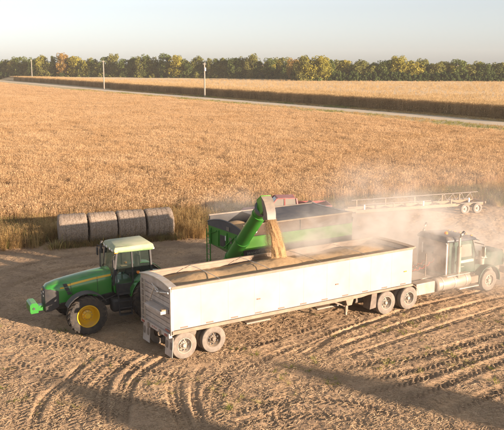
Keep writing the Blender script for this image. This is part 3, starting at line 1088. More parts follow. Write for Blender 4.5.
def ordinal(n):
    return '%d%s' % (n, 'th' if 10 <= n % 100 <= 20 else {1: 'st', 2: 'nd', 3: 'rd'}.get(n % 10, 'th'))


# wide left block of the treeline (photo x 0 to 320), colours follow the photo from left to right
LEFT_COLS = 'olive green olive green green olive olive green olive green yellow olive green rust olive yellow olive yellow green olive green olive olive green green olive green olive green green olive yellow olive green olive green'.split()
px = -22.0
i = 0
while px < 330:
    X = (px - 252) / CAM_F
    yy = 470.0
    for _ in range(6):
        yy = float(tree_front(X * yy))
    yy += 4 + rng.uniform(-3, 4)
    c = 'tree_' + LEFT_COLS[i % len(LEFT_COLS)]
    hgt = rng.uniform(.84, 1.14) * (1.0 if px < 210 else .93)
    tree(X * yy, yy, rng.uniform(.85, 1.1), hgt, i, c, '%s tree, %s from the left in the far treeline left of the field corner' % (TREE_WORDS[c], ordinal(i + 1)), 'trees of the far treeline')
    i += 1
    px += rng.uniform(5.2, 7.8)
# nearer right block (photo x 318 to the right edge)
RIGHT_COLS = 'yellow olive green green olive olive green yellow olive olive green yellow olive olive green olive yellow green'.split()
px = 528.0
i = 0
while px > 312:
    X = (px - 252) / CAM_F
    yy = 390.0
    for _ in range(6):
        yy = float(tree_front(max(24.0, X * yy)))
    yy += 14 + rng.uniform(-3, 4)
    c = 'tree_' + RIGHT_COLS[i % len(RIGHT_COLS)]
    bump_ = 1.0 + .16 * math.exp(-((px - 398) / 14) ** 2) + .06 * math.exp(-((px - 350) / 20) ** 2)
    tree(X * yy, yy, rng.uniform(.85, 1.1), .80 * bump_ * rng.uniform(.92, 1.08), i + 3, c, '%s tree, %s from the right behind the dark hedge of the far treeline' % (TREE_WORDS[c], ordinal(i + 1)), 'trees of the far treeline')
    i += 1
    px -= rng.uniform(6.0, 8.5)

# woodland mass behind both blocks and dark undergrowth in front of the right block
wx, wy, ws = [], [], []
for row in range(3):
    px = -30.0
    while px < 540:
        X = (px - 252) / CAM_F
        yy = 450.0
        for _ in range(6):
            yy = float(tree_front(X * yy)) if px < 312 else float(tree_front(max(24.0, X * yy)))
        yy += 16 + 12 * row + rng.uniform(-3, 3)
        wx.append(X * yy)
        wy.append(yy)
        ws.append((.92 if px < 312 else .80) * rng.uniform(.8, 1.1))
        px += rng.uniform(7, 11)
wx, wy, ws = np.array(wx), np.array(wy), np.array(ws)
wood = [(crown_mesh(40 + k, n=2400, w_=6.5, h_=11.5, base=1.0, lobes=20), m_) for k, m_ in enumerate(('tree_green', 'tree_olive', 'tree_green', 'tree_dark', 'tree_olive', 'tree_yellow'))]
scatter('woodland', 'mass of autumn woodland behind the front trees', 'woodland', wood, np.stack([wx, wy, wx * 0 - .5], 1), nr.uniform(0, 6.28, len(wx)), ws, nr.integers(0, 6, len(wx)))
hx, hy = [], []
for row in range(2):
    px = 322.0
    while px < 540:
        X = (px - 252) / CAM_F
        yy = 388.0
        for _ in range(6):
            yy = float(tree_front(max(24.0, X * yy)))
        yy += 4 + 4 * row
        hx.append(X * yy)
        hy.append(yy)
        px += rng.uniform(2.5, 4.5)
hx, hy = np.array(hx), np.array(hy)
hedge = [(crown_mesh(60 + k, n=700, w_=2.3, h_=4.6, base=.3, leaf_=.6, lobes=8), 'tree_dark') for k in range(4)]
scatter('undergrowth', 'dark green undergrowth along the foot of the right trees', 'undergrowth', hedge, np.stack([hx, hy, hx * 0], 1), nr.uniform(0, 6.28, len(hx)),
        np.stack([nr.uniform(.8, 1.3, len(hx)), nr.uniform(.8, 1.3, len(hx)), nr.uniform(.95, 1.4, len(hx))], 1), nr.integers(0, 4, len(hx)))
hx, hy = [], []
px = -25.0
while px < 320:
    X = (px - 252) / CAM_F
    yy = 470.0
    for _ in range(6):
        yy = float(tree_front(X * yy))
    hx.append(X * (yy + 1))
    hy.append(yy + 1)
    px += rng.uniform(2.5, 5)
hx, hy = np.array(hx), np.array(hy)
scatter('brush', 'low olive brush along the foot of the left treeline', 'brush', [(crown_mesh(70 + k, n=600, w_=2.6, h_=4.0, base=.3, leaf_=.7, lobes=8), m_) for k, m_ in enumerate(('tree_green', 'tree_dark', 'tree_olive'))],
        np.stack([hx, hy, hx * 0], 1), nr.uniform(0, 6.28, len(hx)), nr.uniform(.7, 1.25, len(hx)), nr.integers(0, 3, len(hx)))

SHADE = crown_mesh(95, n=6500, w_=5.6, h_=12.0, base=2.2, lobes=16)
SHADE.materials.append(MATS['tree_green'])
# two unseen trees added outside the frame, towards the sun, to shade the foreground
for q, (tip, hh, ww, lab) in enumerate((((-2.1, 28.9), 9.0, .42, 'slim leafy tree added out of view to cast the right foreground shadow'), ((-8.7, 27.3), 8.2, .42, 'slim leafy tree added out of view to cast the left foreground shadow'))):
    dd = hh / math.tan(SUN_EL)
    st = tree(tip[0] + SUN_AZ.x * dd, tip[1] + SUN_AZ.y * dd, ww, hh / 15.0, q + 1, 'tree_green', lab)
    [c for c in st.children if c.name.startswith('crown')][0].data = SHADE

# ---------------------------------------------------------------- utility poles along the road
def pole(px, py, top_py, label, kit):
    p = at(px, py)
    d = p.y * math.cos(PITCH) + CAM_H * math.sin(PITCH)
    h = (py - top_py) * d / CAM_F / math.cos(PITCH)
    t = thing('utility_pole', label, 'utility pole', (p.x, p.y, 0), R(29), 'utility poles beside the gravel road')
    MB().tube([(0, 0, -.2), (0, 0, h * .5), (0, 0, h)], [.26, .23, .19], 10).build('pole_shaft', 'wood_pole', t)
    m_ = MB().bar((-.55, 0, h - .45), (.55, 0, h - .45), .12, .14)
    m_.build('crossarm', 'wood_pole', t)
    for q in (-.45, .45):
        MB().lathe([(.02, 0), (.05, .02), (.03, .07), (.05, .1), (.0, .14)], (0, 0, 0), 8).build('insulator', 'white_paint', t).location = (q, 0, h - .36)
    if kit:
        MB().tube([(0, -.45, h - 2.6), (0, -.45, h - 1.6)], .28, 12).build('transformer', 'white_paint', t)
        MB().bar((0, -.2, h - 2.1), (0, -.42, h - 2.1), .1, .3).build('transformer_bracket', 'dusty_steel', t)
    return t


pole(32.3, 81.5, 60.3, 'leftmost utility pole beside the gravel road, farthest of the three', False)
pole(104.2, 89.3, 61.5, 'middle utility pole of the three beside the gravel road', False)
pole(204.8, 97.0, 63.8, 'rightmost utility pole beside the road, with a pale transformer', True)
# ================================================================= MACHINES
YAW = 0.566
U = Vector((math.cos(YAW), math.sin(YAW), 0))
NV = Vector((-math.sin(YAW), math.cos(YAW), 0))      # towards the far side
REAR_NEAR = Vector((-2.908, 27.42, 0))


def wheel(parent, c, r, w_, out, tyre='rubber', rim='rim_cream', rimr=None, n=32, lugs=0, hubs=10, name='wheel', dish=0.10):
    """tyre with its rim and hub as sub-parts, axle along y, out = +1 or -1 towards the visible face"""
    rimr = rimr or r * .56
    h = w_ / 2
    x, y, z = c
    mb = MB()
    prof = [(rimr, -h * .8), (rimr * 1.06, -h * .95), (r * .86, -h), (r * .96, -h * .86), (r, -h * .55), (r, h * .55), (r * .96, h * .86), (r * .86, h), (rimr * 1.06, h * .95), (rimr, h * .8)]
    mb.lathe(prof, (0, 0, 0), n, close=True)
    if lugs:
        for k in range(lugs):
            for s in (-1, 1):
                a = 2 * math.pi * (k + (.5 if s > 0 else 0)) / lugs
                a2 = a + 2 * math.pi / lugs * 1.15
                q0, q1 = (r * .99, 0.02 * s), (r * .90, h * 1.02 * s)
                pts = []
                for (rr, yy), aa in ((q0, a), ((r * 1.0, h * .6 * s), a + (a2 - a) * .55), (q1, a2)):
                    for dr in (-.02, .045):
                        for da in (-.045 / r, .045 / r):
                            pts.append(((rr + dr) * math.cos(aa + da), yy, (rr + dr) * math.sin(aa + da)))
                mb.add(pts, [(0, 1, 3, 2), (2, 3, 7, 6), (3, 1, 5, 7), (0, 2, 6, 4), (6, 7, 11, 10), (7, 5, 9, 11), (4, 6, 10, 8), (8, 10, 11, 9)])
    t = mb.build(name, tyre, parent, fix=True)
    t.location = (x, y, z)
    o = out
    rp = [(rimr * 1.03, h * .90 * o), (rimr * 1.02, h * .99 * o), (rimr * .96, h * .99 * o), (rimr * .92, h * .80 * o), (rimr * .86, (h * .55 - dish) * o), (rimr * .70, (h * .55 - dish * 1.5) * o), (rimr * .52, (h * .55 - dish * 1.2) * o), (rimr * .47, (h * .55 - dish * .5) * o), (rimr * .36, (h * .55 - dish * .4) * o), (.001, (h * .55 - dish * .4) * o)]
    MB().lathe(rp, (0, 0, 0), n, cap=False).build('rim', rim, t)
    hb = MB().lathe([(rimr * .30, (h * .55 - dish * .45) * o), (rimr * .30, (h * .55 + .02) * o), (rimr * .22, (h * .55 + .06) * o), (.001, (h * .55 + .065) * o)], (0, 0, 0), 16)
    hb.build('hub', rim, t)
    for k in range(hubs):
        a = 2 * math.pi * k / hubs
        MB().lathe([(.018, 0), (.018, .03 * o), (.001, .032 * o)], (rimr * .41 * math.cos(a), (h * .55 - dish * .45) * o, rimr * .41 * math.sin(a)), 6).build('wheel_nut', 'dusty_steel', t)
    return t


def hand_holes(t, r, y, rad, n, o):
    for k in range(n):
        a = 2 * math.pi * (k + .5) / n
        MB().lathe([(.001, y), (rad, y), (rad, y + .004 * o), (.001, y + .004 * o)], (r * math.cos(a), 0, r * math.sin(a)), 10).build('hand_hole', 'black_paint', t)


# ---------------------------------------------------------------- grain trailer
TL, TW, TB, TT = 11.86, 2.55, 1.17, 2.75
tr0 = REAR_NEAR + NV * TW / 2
trailer = thing('grain_trailer', 'long white hopper grain trailer being filled, dusty grey rear wall', 'trailer', tr0, YAW)
hw = TW / 2
NS = 10
for s in (-1, 1):
    for k in range(NS):
        a, b_ = .06 + (TL - .12) * k / NS, .06 + (TL - .12) * (k + 1) / NS
        MB().box(((a + b_) / 2, s * (hw - .018), (TB + TT) / 2), (b_ - a - .008, .024, TT - TB - .02)).build('side_sheet', 'trailer_white', trailer, bevel=.004)
    for k in range(1, NS):
        x = .06 + (TL - .12) * k / NS
        MB().box((x, s * (hw - .0045), (TB + TT) / 2), (.05, .006, TT - TB - .03)).build('seam_strip', 'trailer_white', trailer, bevel=.003)
    MB().box((TL / 2, s * (hw - .036), (TB + TT) / 2), (TL - .1, .012, TT - TB - .06)).build('side_liner', 'trailer_tan', trailer)
    MB().box((TL / 2, s * (hw - .03), TT + .035), (TL, .11, .10)).build('top_rail', 'trailer_tan', trailer, bevel=.015)
    MB().prism([(0, TB - .14), (0, TB), (TL, TB), (TL, TB - .10), (9.3, TB - .10), (8.9, TB - .15), (6.6, TB - .14), (2.4, TB - .13)], s * hw - .05, s * hw + .03).build('bottom_rail', 'trailer_tan', trailer, bevel=.01)
    for k in range(11):
        x = .5 + k * 1.08
        q = MB().box((x, s * (hw + .004), TB + .07), (.30, .008, .05)).build('reflective_tape', 'red_tape' if k % 1 == 0 else 'white_paint', trailer)
    for x in (3.75, 7.6, 11.4):
        MB().box((x, s * (hw + .006), TB + .62), (.16, .03, .05)).build('marker_lamp', 'amber' if x > 8 else 'red_tape', trailer, bevel=.008)
# rear wall of horizontal planks
for k in range(9):
    z0 = 1.02 + k * .19
    MB().box((.03, 0, z0 + .09), (.05, TW - .16, .17)).build('rear_plank', 'trailer_grey', trailer, bevel=.018)
MB().box((.055, 0, 1.87), (.02, TW - .2, 1.7)).build('rear_liner', 'trailer_grey', trailer)
for s in (-1, 1):
    MB().box((.02, s * (hw - .055), 1.88), (.13, .11, 1.78)).build('corner_post', 'trailer_grey', trailer, bevel=.02)
# arched end caps
for x0, m_, rise in ((0.0, 'aluminium', .13), (TL - .10, 'trailer_tan', .03)):
    ring = []
    nA = 17
    for k in range(nA):
        y = -hw + TW * k / (nA - 1)
        ring.append((y, TT + .05 + rise * (1 - (2 * y / TW) ** 2)))
    poly = [(y, z) for y, z in ring] + [(hw, TT - .12), (-hw, TT - .12)]
    MB().prism(poly, x0 - .04, x0 + .02, 'x').build('end_panel', 'trailer_grey', trailer)
    MB().loft([[(x0 + dx, y, z + dz) for dx, dz in ((-.10, -.02), (.22, -.02), (.22, .035), (-.10, .035))] for y, z in ring]).build('end_cap', m_, trailer, bevel=.008)
# front wall
MB().box((TL - .03, 0, 1.95), (.05, TW - .1, 1.62)).build('front_wall', 'trailer_white', trailer, bevel=.01)
# hoppers
for x0, x1 in ((2.5, 6.0), (6.1, 9.4)):
    xm = (x0 + x1) / 2
    ring0 = [(x0, -hw + .08, TB - .02), (x1, -hw + .08, TB - .02), (x1, hw - .08, TB - .02), (x0, hw - .08, TB - .02)]
    ring1 = [(xm - .5, -.45, .62), (xm + .5, -.45, .62), (xm + .5, .45, .62), (xm - .5, .45, .62)]
    MB().loft([ring0, ring1]).build('hopper', 'trailer_tan', trailer)
    MB().box((xm, 0, .57), (1.15, 1.05, .07)).build('hopper_gate', 'dusty_steel', trailer, bevel=.01)
MB().box((1.25, 0, TB - .05), (2.3, TW - .4, .10)).build('rear_floor', 'trailer_tan', trailer)
MB().box((10.6, 0, TB - .05), (2.4, TW - .3, .10)).build('front_floor', 'trailer_tan', trailer)
for s in (-1, 1):
    MB().box((1.3, s * .5, .93), (2.9, .12, .2)).build('subframe', 'dusty_steel', trailer, bevel=.01)
# tarp bows and the rolled tarp on the far rail
for k in range(1, 5):
    x = k * 2.37 - .3
    pts = [(x, -hw + .02 + (TW - .04) * q / 12, TT + .075 + .035 * (1 - (q / 6 - 1) ** 2)) for q in range(13)]
    MB().tube(pts, .011, 6).build('tarp_bow', 'aluminium', trailer)
MB().tube([(.1, hw + .075, TT - .02), (4, hw + .075, TT - .03), (8, hw + .075, TT - .02), (TL - .1, hw + .075, TT - .02)], .07, 12).build('rolled_tarp', 'rail_tan', trailer)
# crank arm on the rear wall
MB().tube([(-.06, -.35, 2.52), (-.10, -.10, 2.62), (-.12, .35, 1.93)], .028, 8).build('crank_arm', 'aluminium', trailer)
MB().tube([(-.10, .12, 2.68), (-.10, -.55, 2.34)], .024, 8).build('crank_brace', 'aluminium', trailer)
MB().tube([(-.07, -1.18, 2.60), (-.10, -.25, 2.42)], .035, 8).build('tarp_crank', 'aluminium', trailer)
MB().lathe([(.07, -.05), (.07, .05)], (-.10, -.45, 2.46), 12).build('gearbox', 'aluminium', trailer)
MB().prism([(-.02, 1.78), (-.34, 1.78), (-.34, 1.90), (-.02, 1.95)], -1.05, .35).build('rear_shelf', 'trailer_grey', trailer, bevel=.015)
MB().box((-.20, -.98, 1.93), (.2, .16, .06)).build('shelf_lip', 'rail_tan', trailer, bevel=.01)
# ladder
for y in (1.12, .80):
    MB().bar((-.10, y, 1.05), (-.10, y, 2.66), .035, .05).build('ladder_rail', 'aluminium', trailer)
for k in range(6):
    MB().bar((-.10, .80, 1.2 + k * .26), (-.10, 1.12, 1.2 + k * .26), .03, .03).build('ladder_rung', 'aluminium', trailer)
# bumper, lamps, mud flaps
MB().box((-.03, 0, .97), (.14, TW - .12, .18)).build('rear_bumper', 'trailer_grey', trailer, bevel=.015)
for y in (-1.05, -.92, 1.05, .92):
    MB().lathe([(.05, 0), (.05, .02), (.001, .022)], (0, 0, 0), 12).build('tail_lamp', 'red_tape', trailer).matrix_local = Matrix.Translation((-.105, y, .97)) @ Matrix.Rotation(R(90), 4, 'Z')
for y in (-.15, 0, .15):
    MB().box((-.107, y, .985), (.015, .07, .035)).build('marker_lamp', 'red_tape', trailer)
MB().box((-.045, -.98, 1.13), (.012, .34, .07)).build('rear_decal', 'red_tape', trailer)
for s in (-1, 1):
    MB().box((.02, s * .97, .52), (.02, .60, .78), (Vector((0, 1, 0)), R(4))).build('mud_flap', 'trailer_grey', trailer, bevel=.006)
# wheels
for x in (.51, .51 + 1.245):
    MB().tube([(x, -.95, .52), (x, .95, .52)], .065, 10).build('axle', 'dusty_steel', trailer)
    for s in (-1, 1):
        o = wheel(trailer, (x, s * (hw - .13), .52), .52, .27, s, 'rubber_dusty', 'rim_cream' if x < 1 else 'rim_brown', hubs=10)
        hand_holes(o, .20, .06 * s, .035, 8, s)
        wheel(trailer, (x, s * (hw - .46), .52), .52, .27, s, 'rubber_dusty', 'rim_brown', hubs=0)
# landing gear
for s in (-1, 1):
    MB().box((8.35, s * .98, .78), (.13, .13, .75)).build('landing_leg', 'trailer_tan', trailer, bevel=.01)
    MB().box((8.35, s * .98, .38), (.09, .09, .24)).build('landing_foot', 'dusty_steel', trailer, bevel=.01)
    MB().bar((8.3, s * .98, .65), (7.5, s * .85, 1.02), .05, .05).build('landing_brace', 'trailer_tan', trailer)
    MB().prism([(8.15, 1.04), (8.62, 1.04), (8.50, .72), (8.25, .72)], s * 1.03, s * 1.19).build('gusset', 'trailer_tan', trailer, bevel=.01)
MB().bar((8.35, -.9, .8), (8.35, .9, .8), .05, .05).build('landing_cross_shaft', 'dusty_steel', trailer)

# ---------------------------------------------------------------- grain in the trailer
def heap(name, x0, x1, y0, y1, fz, floor, nx, ny, material, loc, yaw, label, cat):
    xs_, ys_ = np.linspace(x0, x1, nx), np.linspace(y0, y1, ny)
    A, B = np.meshgrid(xs_, ys_)
    Z = fz(A, B)
    V_ = np.stack([A.ravel(), B.ravel(), Z.ravel()], 1)
    me = grid_mesh(name, V_, nx, ny)
    import bmesh
    bm = bmesh.new()
    bm.from_mesh(me)
    be = [e_ for e_ in bm.edges if e_.is_boundary]
    ex = bmesh.ops.extrude_edge_only(bm, edges=be)
    for v_ in ex['geom']:
        if isinstance(v_, bmesh.types.BMVert):
            v_.co.z = floor
    bm.to_mesh(me)
    bm.free()
    for p in me.polygons:
        p.use_smooth = True
    me.materials.append(MATS[material])
    o = bpy.data.objects.new(name, me)
    COL.objects.link(o)
    o.location = loc
    o.rotation_euler = (0, 0, yaw)
    return tag(o, label, cat)


def tz(x, y):
    z = 2.54 + 0 * x
    for c, a, wx_, wy_, oy in ((2.0, .27, 1.35, .85, -.1), (4.6, .26, 1.2, .85, .0), (6.0, .25, .8, .8, .2), (9.9, .28, 1.3, .9, 0.0), (7.6, .20, .8, .8, 0)):
        z = z + a * np.exp(-((x - c) / wx_) ** 2 - ((y - oy) / wy_) ** 2)
    return z + .05 * noise2(x, y, .5, 7) + .02 * noise2(x, y, .12, 8)


heap('grain_heap', .10, TL - .10, -hw + .05, hw - .05, tz, 1.25, 220, 46, 'grain', tr0, YAW, 'golden grain heaped in mounds inside the white trailer', 'grain')

# ---------------------------------------------------------------- highway truck in front of the trailer
truck = thing('semi_truck', 'dusty green truck with dark roof coupled to the grain trailer', 'truck', tr0, YAW)
for s in (-1, 1):
    MB().box((14.4, s * .43, .86), (8.2, .09, .27)).build('frame_rail', 'dusty_steel', truck, bevel=.01)
for x in (10.372, 11.69):
    MB().tube([(x, -1.0, .52), (x, 1.0, .52)], .07, 10).build('axle', 'dusty_steel', truck)
    for s in (-1, 1):
        o = wheel(truck, (x, s * (hw - .13), .52), .52, .27, s, 'rubber_dusty', 'rim_cream', hubs=10)
        hand_holes(o, .20, .06 * s, .035, 8, s)
        wheel(truck, (x, s * (hw - .46), .52), .52, .27, s, 'rubber_dusty', 'rim_brown', hubs=0)
MB().tube([(16.996, -.9, .52), (16.996, .9, .52)], .06, 10).build('axle', 'dusty_steel', truck)
for s in (-1, 1):
    o = wheel(truck, (16.996, s * 1.04, .52), .52, .28, s, 'rubber_dusty', 'rim_cream', hubs=10, dish=.02)
    hand_holes(o, .20, .135 * s, .035, 8, s)
# fifth wheel, deck and quarter fenders
MB().box((11.0, 0, 1.03), (.95, .9, .06)).build('fifth_wheel', 'dusty_steel', truck, bevel=.02)
MB().box((13.1, 0, 1.02), (1.5, 1.1, .03)).build('deck_plate', 'aluminium', truck)
for s in (-1, 1):
    ring = []
    for k in range(7):
        a = R(10 + k * 14)
        ring.append([(11.69 + math.cos(a) * rr, s * (hw - .02) * 1.0 - (0 if j in (0, 3) else s * .58), .52 + math.sin(a) * rr) for j, rr in ((0, .60), (1, .60), (2, .62), (3, .62))])
    MB().loft(ring).build('quarter_fender', 'trailer_tan', truck)
    MB().prism([(9.55, 1.03), (9.85, 1.03), (9.80, .40), (9.45, .36)], s * .78, s * 1.24).build('mud_flap', 'rim_brown', truck, bevel=.01)
# box, tank and step on both sides
for s in (-1, 1):
    MB().box((12.72, s * 1.0, .80), (1.15, .5, .55)).build('battery_box', 'chrome_dusty', truck, bevel=.03)
    tk = MB().lathe([(.001, -1.10), (.25, -1.10), (.31, -1.05), (.33, -1.0), (.33, 1.0), (.31, 1.05), (.25, 1.10), (.001, 1.10)], (0, 0, 0), 28).build('fuel_tank', 'chrome_dusty', truck)
    tk.location = (14.62, s * .93, .76)
    tk.rotation_euler = (0, 0, R(90))
    for q in (-.75, 0, .75):
        MB().lathe([(.338, -.03), (.345, -.03), (.345, .03), (.338, .03)], (0, q, 0), 28, close=True).build('tank_strap', 'aluminium', tk)
    MB().box((14.8, s * 1.1, 1.13), (1.5, .3, .03)).build('tank_step', 'aluminium', truck, bevel=.006)
    MB().box((15.55, s * 1.12, .42), (1.3, .26, .05)).build('lower_step', 'aluminium', truck, bevel=.01)
    MB().box((15.95, s * 1.0, .72), (.5, .4, .34)).build('step_box', 'trailer_tan', truck, bevel=.02)
# cab and sleeper shell
CW = .93
MB().prism([(14.45, .98), (16.25, .98), (16.25, 1.85), (15.98, 2.62), (14.45, 2.70)], -CW + .03, CW - .03).build('cab', 'truck_green', truck, bevel=.07)
MB().prism([(14.30, 1.15), (14.435, 1.12), (14.435, 2.66), (14.30, 2.58)], -CW, CW).build('back_wall', 'truck_back', truck, bevel=.05)
for y0, z0, y1, z1 in ((-CW, 1.15, -CW, 2.55), (CW, 1.15, CW, 2.55)):
    MB().tube([(14.29, y0, z0), (14.29, y1, z1), (14.29, y1 * .9, z1 + .10), (14.29, 0, z1 + .13)], .035, 8).build('corner_trim', 'white_paint', truck)
MB().box((14.28, -.45, 1.75), (.02, .26, .34)).build('rear_panel', 'rail_tan', truck, bevel=.01)
MB().box((14.28, .25, 2.15), (.02, .7, .36)).build('rear_window', 'dark_glass', truck, bevel=.01)
MB().tube([(14.27, .62, 1.9), (14.27, .62, 2.4)], .03, 8).build('grab_bar', 'white_paint', truck)
MB().loft([[(14.22, -.97, 2.62), (16.20, -.95, 2.56), (16.20, .95, 2.56), (14.22, .97, 2.62)], [(14.22, -.97, 2.76), (16.24, -.95, 2.66), (16.24, .95, 2.66), (14.22, .97, 2.76)],
           [(14.35, -.84, 2.90), (15.95, -.82, 2.78), (15.95, .82, 2.78), (14.35, .84, 2.90)]]).build('roof', 'truck_roof', truck, bevel=.05)
MB().prism([(16.05, 2.60), (16.42, 2.50), (16.42, 2.53), (16.05, 2.66)], -.95, .95).build('sun_visor', 'truck_roof', truck)
MB().lathe([(.09, 0), (.09, .08), (.05, .12), (.001, .13)], (0, 0, 0), 12).build('beacon', 'amber', truck).matrix_local = Matrix.Translation((15.0, -.15, 2.84)) @ Matrix.Rotation(R(90), 4, 'X')
for q in (-.7, -.35, 0, .35, .7):
    MB().box((16.1, q, 2.75), (.12, .08, .05)).build('clearance_lamp', 'amber', truck, bevel=.015)
for s in (-1, 1):
    MB().prism([(15.12, 1.05), (16.0, 1.05), (16.0, 1.80), (15.9, 2.50), (15.12, 2.52)], s * CW - s * .03, s * (CW + .012)).build('door', 'truck_green', truck, bevel=.02)
    MB().prism([(15.22, 1.84), (15.95, 1.84), (15.83, 2.42), (15.22, 2.44)], s * (CW + .014), s * (CW + .022)).build('side_window', 'dusty_glass', truck)
    MB().box((15.5, s * (CW + .016), 1.62), (1.15, .012, .13)).build('cream_stripe', 'stripe_cream', truck)
    MB().bar((15.2, s * (CW + .04), 1.40), (15.4, s * (CW + .04), 1.40), .04, .03).build('door_handle', 'chrome_dusty', truck)
    MB().tube([(16.12, s * (CW - .02), 2.45), (16.22, s * 1.42, 2.42), (16.22, s * 1.42, 1.75), (16.12, s * (CW + .0), 1.72)], .02, 6).build('mirror_bracket', 'chrome_dusty', truck)
    MB().box((16.20, s * 1.42, 2.08), (.07, .20, .46)).build('mirror', 'chrome_dusty', truck, bevel=.02)
    # exhaust stack behind the door
    MB().tube([(14.85, s * 1.16, .95), (14.85, s * 1.16, 1.3)], .07, 12).build('stack_base', 'dusty_steel', truck)
    MB().tube([(14.85, s * 1.16, 1.25), (14.85, s * 1.16, 2.45)], .10, 16).build('muffler_shield', 'chrome_dusty', truck)
    MB().tube([(14.85, s * 1.16, 2.42), (14.85, s * 1.16, 2.88), (14.90, s * 1.18, 2.98), (15.05, s * 1.2, 3.10)], [.06, .06, .06, .065], 12).build('exhaust_pipe', 'chrome_dusty', truck)
    MB().tube([(14.98, s * 1.19, 3.05), (15.08, s * 1.205, 3.125)], [.066, .072], 12).build('exhaust_tip', 'black_paint', truck)
    # hood side fenders over the steer wheels
    ring = []
    for k in range(11):
        a = R(-8 + k * 19.6)
        ro, ri = .72, .66
        ring.append([(16.996 + math.cos(a) * rr * (1.0 if math.cos(a) > 0 else 1.08), s * yy, .55 + math.sin(a) * rr) for rr, yy in ((ro, .86), (ro, 1.22), (ri, 1.22), (ri, .86))])
    MB().loft(ring).build('fender', 'truck_green', truck, bevel=.02)
    MB().lathe([(.001, 0), (.10, 0), (.12, .05), (.10, .12), (.001, .14)], (0, 0, 0), 16).build('headlamp', 'lamp_glass', truck).matrix_local = Matrix.Translation((18.5, s * .80, 1.25)) @ Matrix.Rotation(R(-90), 4, 'Z')
    MB().box((16.5, s * .9, 2.0), (.0001 + .02, .02, .02)).build('hood_latch', 'chrome_dusty', truck)
    MB().tube([(16.45, s * 1.08, 1.4), (16.45, s * 1.08, 2.05)], .15, 16).build('air_cleaner', 'chrome_dusty', truck)
# windshield
MB().prism([(16.262, 1.92), (16.272, 1.92), (16.02, 2.56), (16.01, 2.56)], -.92, .92).build('windshield', 'dusty_glass', truck)
# hood
hs_ = []
for x, wv, z0, z1 in ((16.27, .86, .95, 1.92), (16.9, .80, .98, 1.86), (17.8, .72, 1.0, 1.80), (18.52, .66, 1.0, 1.72), (18.64, .60, 1.02, 1.64)):
    hs_.append([(x, -wv, z0), (x, -wv, z1 - .20), (x, -wv * .92, z1 - .07), (x, -wv * .7, z1), (x, wv * .7, z1), (x, wv * .92, z1 - .07), (x, wv, z1 - .20), (x, wv, z0)])
MB().loft(hs_).build('hood', 'truck_green', truck)
for s in (-1, 1):
    MB().quad((16.3, s * .866, 1.60), (18.2, s * .672, 1.46), (18.2, s * .668, 1.56), (16.3, s * .866, 1.72)).build('hood_stripe', 'stripe_cream', truck)
MB().box((18.66, 0, 1.33), (.06, 1.05, .72)).build('grille', 'chrome_dusty', truck, bevel=.03)
for k in range(9):
    MB().box((18.70, -.44 + k * .11, 1.33), (.03, .03, .62)).build('grille_bar', 'chrome_dusty', truck)
MB().box((18.80, 0, .66), (.16, 2.3, .34)).build('front_bumper', 'chrome_dusty', truck, bevel=.05)
MB().box((17.3, 0, .98), (1.6, 1.0, .5)).build('engine_block', 'dusty_steel', truck, bevel=.05)
# air lines between cab and trailer
for y, m_ in ((-.22, 'red_hose'), (0.0, 'dusty_steel'), (.2, 'red_hose')):
    pts = []
    for k in range(40):
        t = k / 39
        pts.append((14.27 - 2.4 * t, y + .06 * math.cos(k * 1.3), 1.75 - .35 * math.sin(math.pi * t) + .05 * math.sin(k * 1.3)))
    MB().tube(pts, .022, 6).build('air_line', m_, truck)
MB().tube([(13.6, -.3, 1.02), (13.6, -.3, 2.1)], .03, 8).build('hose_post', 'dusty_steel', truck)
HAZE = 0.00014
# ---------------------------------------------------------------- tractor
TRY = R(26)
tn = Vector((-math.sin(TRY), math.cos(TRY), 0))
tor = Vector((-6.55, 30.34, 0)) + tn * 1.66
tractor = thing('tractor', 'green farm tractor with yellow wheel rims and glass cab', 'tractor', tor, TRY + math.pi)
T = tractor
# wheels
for s in (1, -1):
    wheel(T, (0, s * 1.40, .77), .77, .50, s, 'rubber_tractor', 'yellow_paint', rimr=.45, n=40, lugs=22, hubs=10, name='front_wheel', dish=.16)
    wheel(T, (-3.05, s * 1.02, 1.02), 1.02, .55, s, 'rubber_tractor', 'yellow_paint', rimr=.66, n=44, lugs=24, hubs=10, name='rear_wheel', dish=.16)
MB().bar((0, -1.25, .74), (0, 1.25, .74), .22, .24).build('front_axle', 'black_plastic', T, bevel=.03)
MB().tube([(-3.05, -1.1, 1.02), (-3.05, 1.1, 1.02)], .13, 12).build('rear_axle', 'black_plastic', T)
# chassis, engine, transmission
MB().box((-.1, 0, 1.0), (2.5, .46, .42)).build('engine_block', 'black_plastic', T, bevel=.04)
MB().box((-2.2, 0, 1.0), (2.4, .6, .6)).build('transmission', 'black_plastic', T, bevel=.05)
for s in (1, -1):
    MB().box((-1.75, s * .68, .82), (1.1, .5, .55)).build('fuel_tank', 'black_plastic', T, bevel=.10)


# hood
def hood_ring(x, wv, z0, z1, tip=0.0):
    q = [(-1.0, z0), (-1.0, z0 + (z1 - z0) * .55), (-.95, z1 - .20), (-.80, z1 - .075), (-.45, z1 - .012), (0, z1), (.45, z1 - .012), (.80, z1 - .075), (.95, z1 - .20), (1.0, z0 + (z1 - z0) * .55), (1.0, z0)]
    return [(x - tip * (1 - (z - z0) / (z1 - z0)), a * wv, z) for a, z in q]


HS = [(1.40, .30, 1.50, 1.78), (1.30, .38, 1.45, 1.88), (.9, .45, 1.08, 2.00), (.2, .48, 1.10, 2.12), (-.6, .50, 1.18, 2.24), (-1.30, .52, 1.28, 2.31)]
hood = MB().loft([hood_ring(*h) for h in HS]).build('hood', 'tractor_green', T)
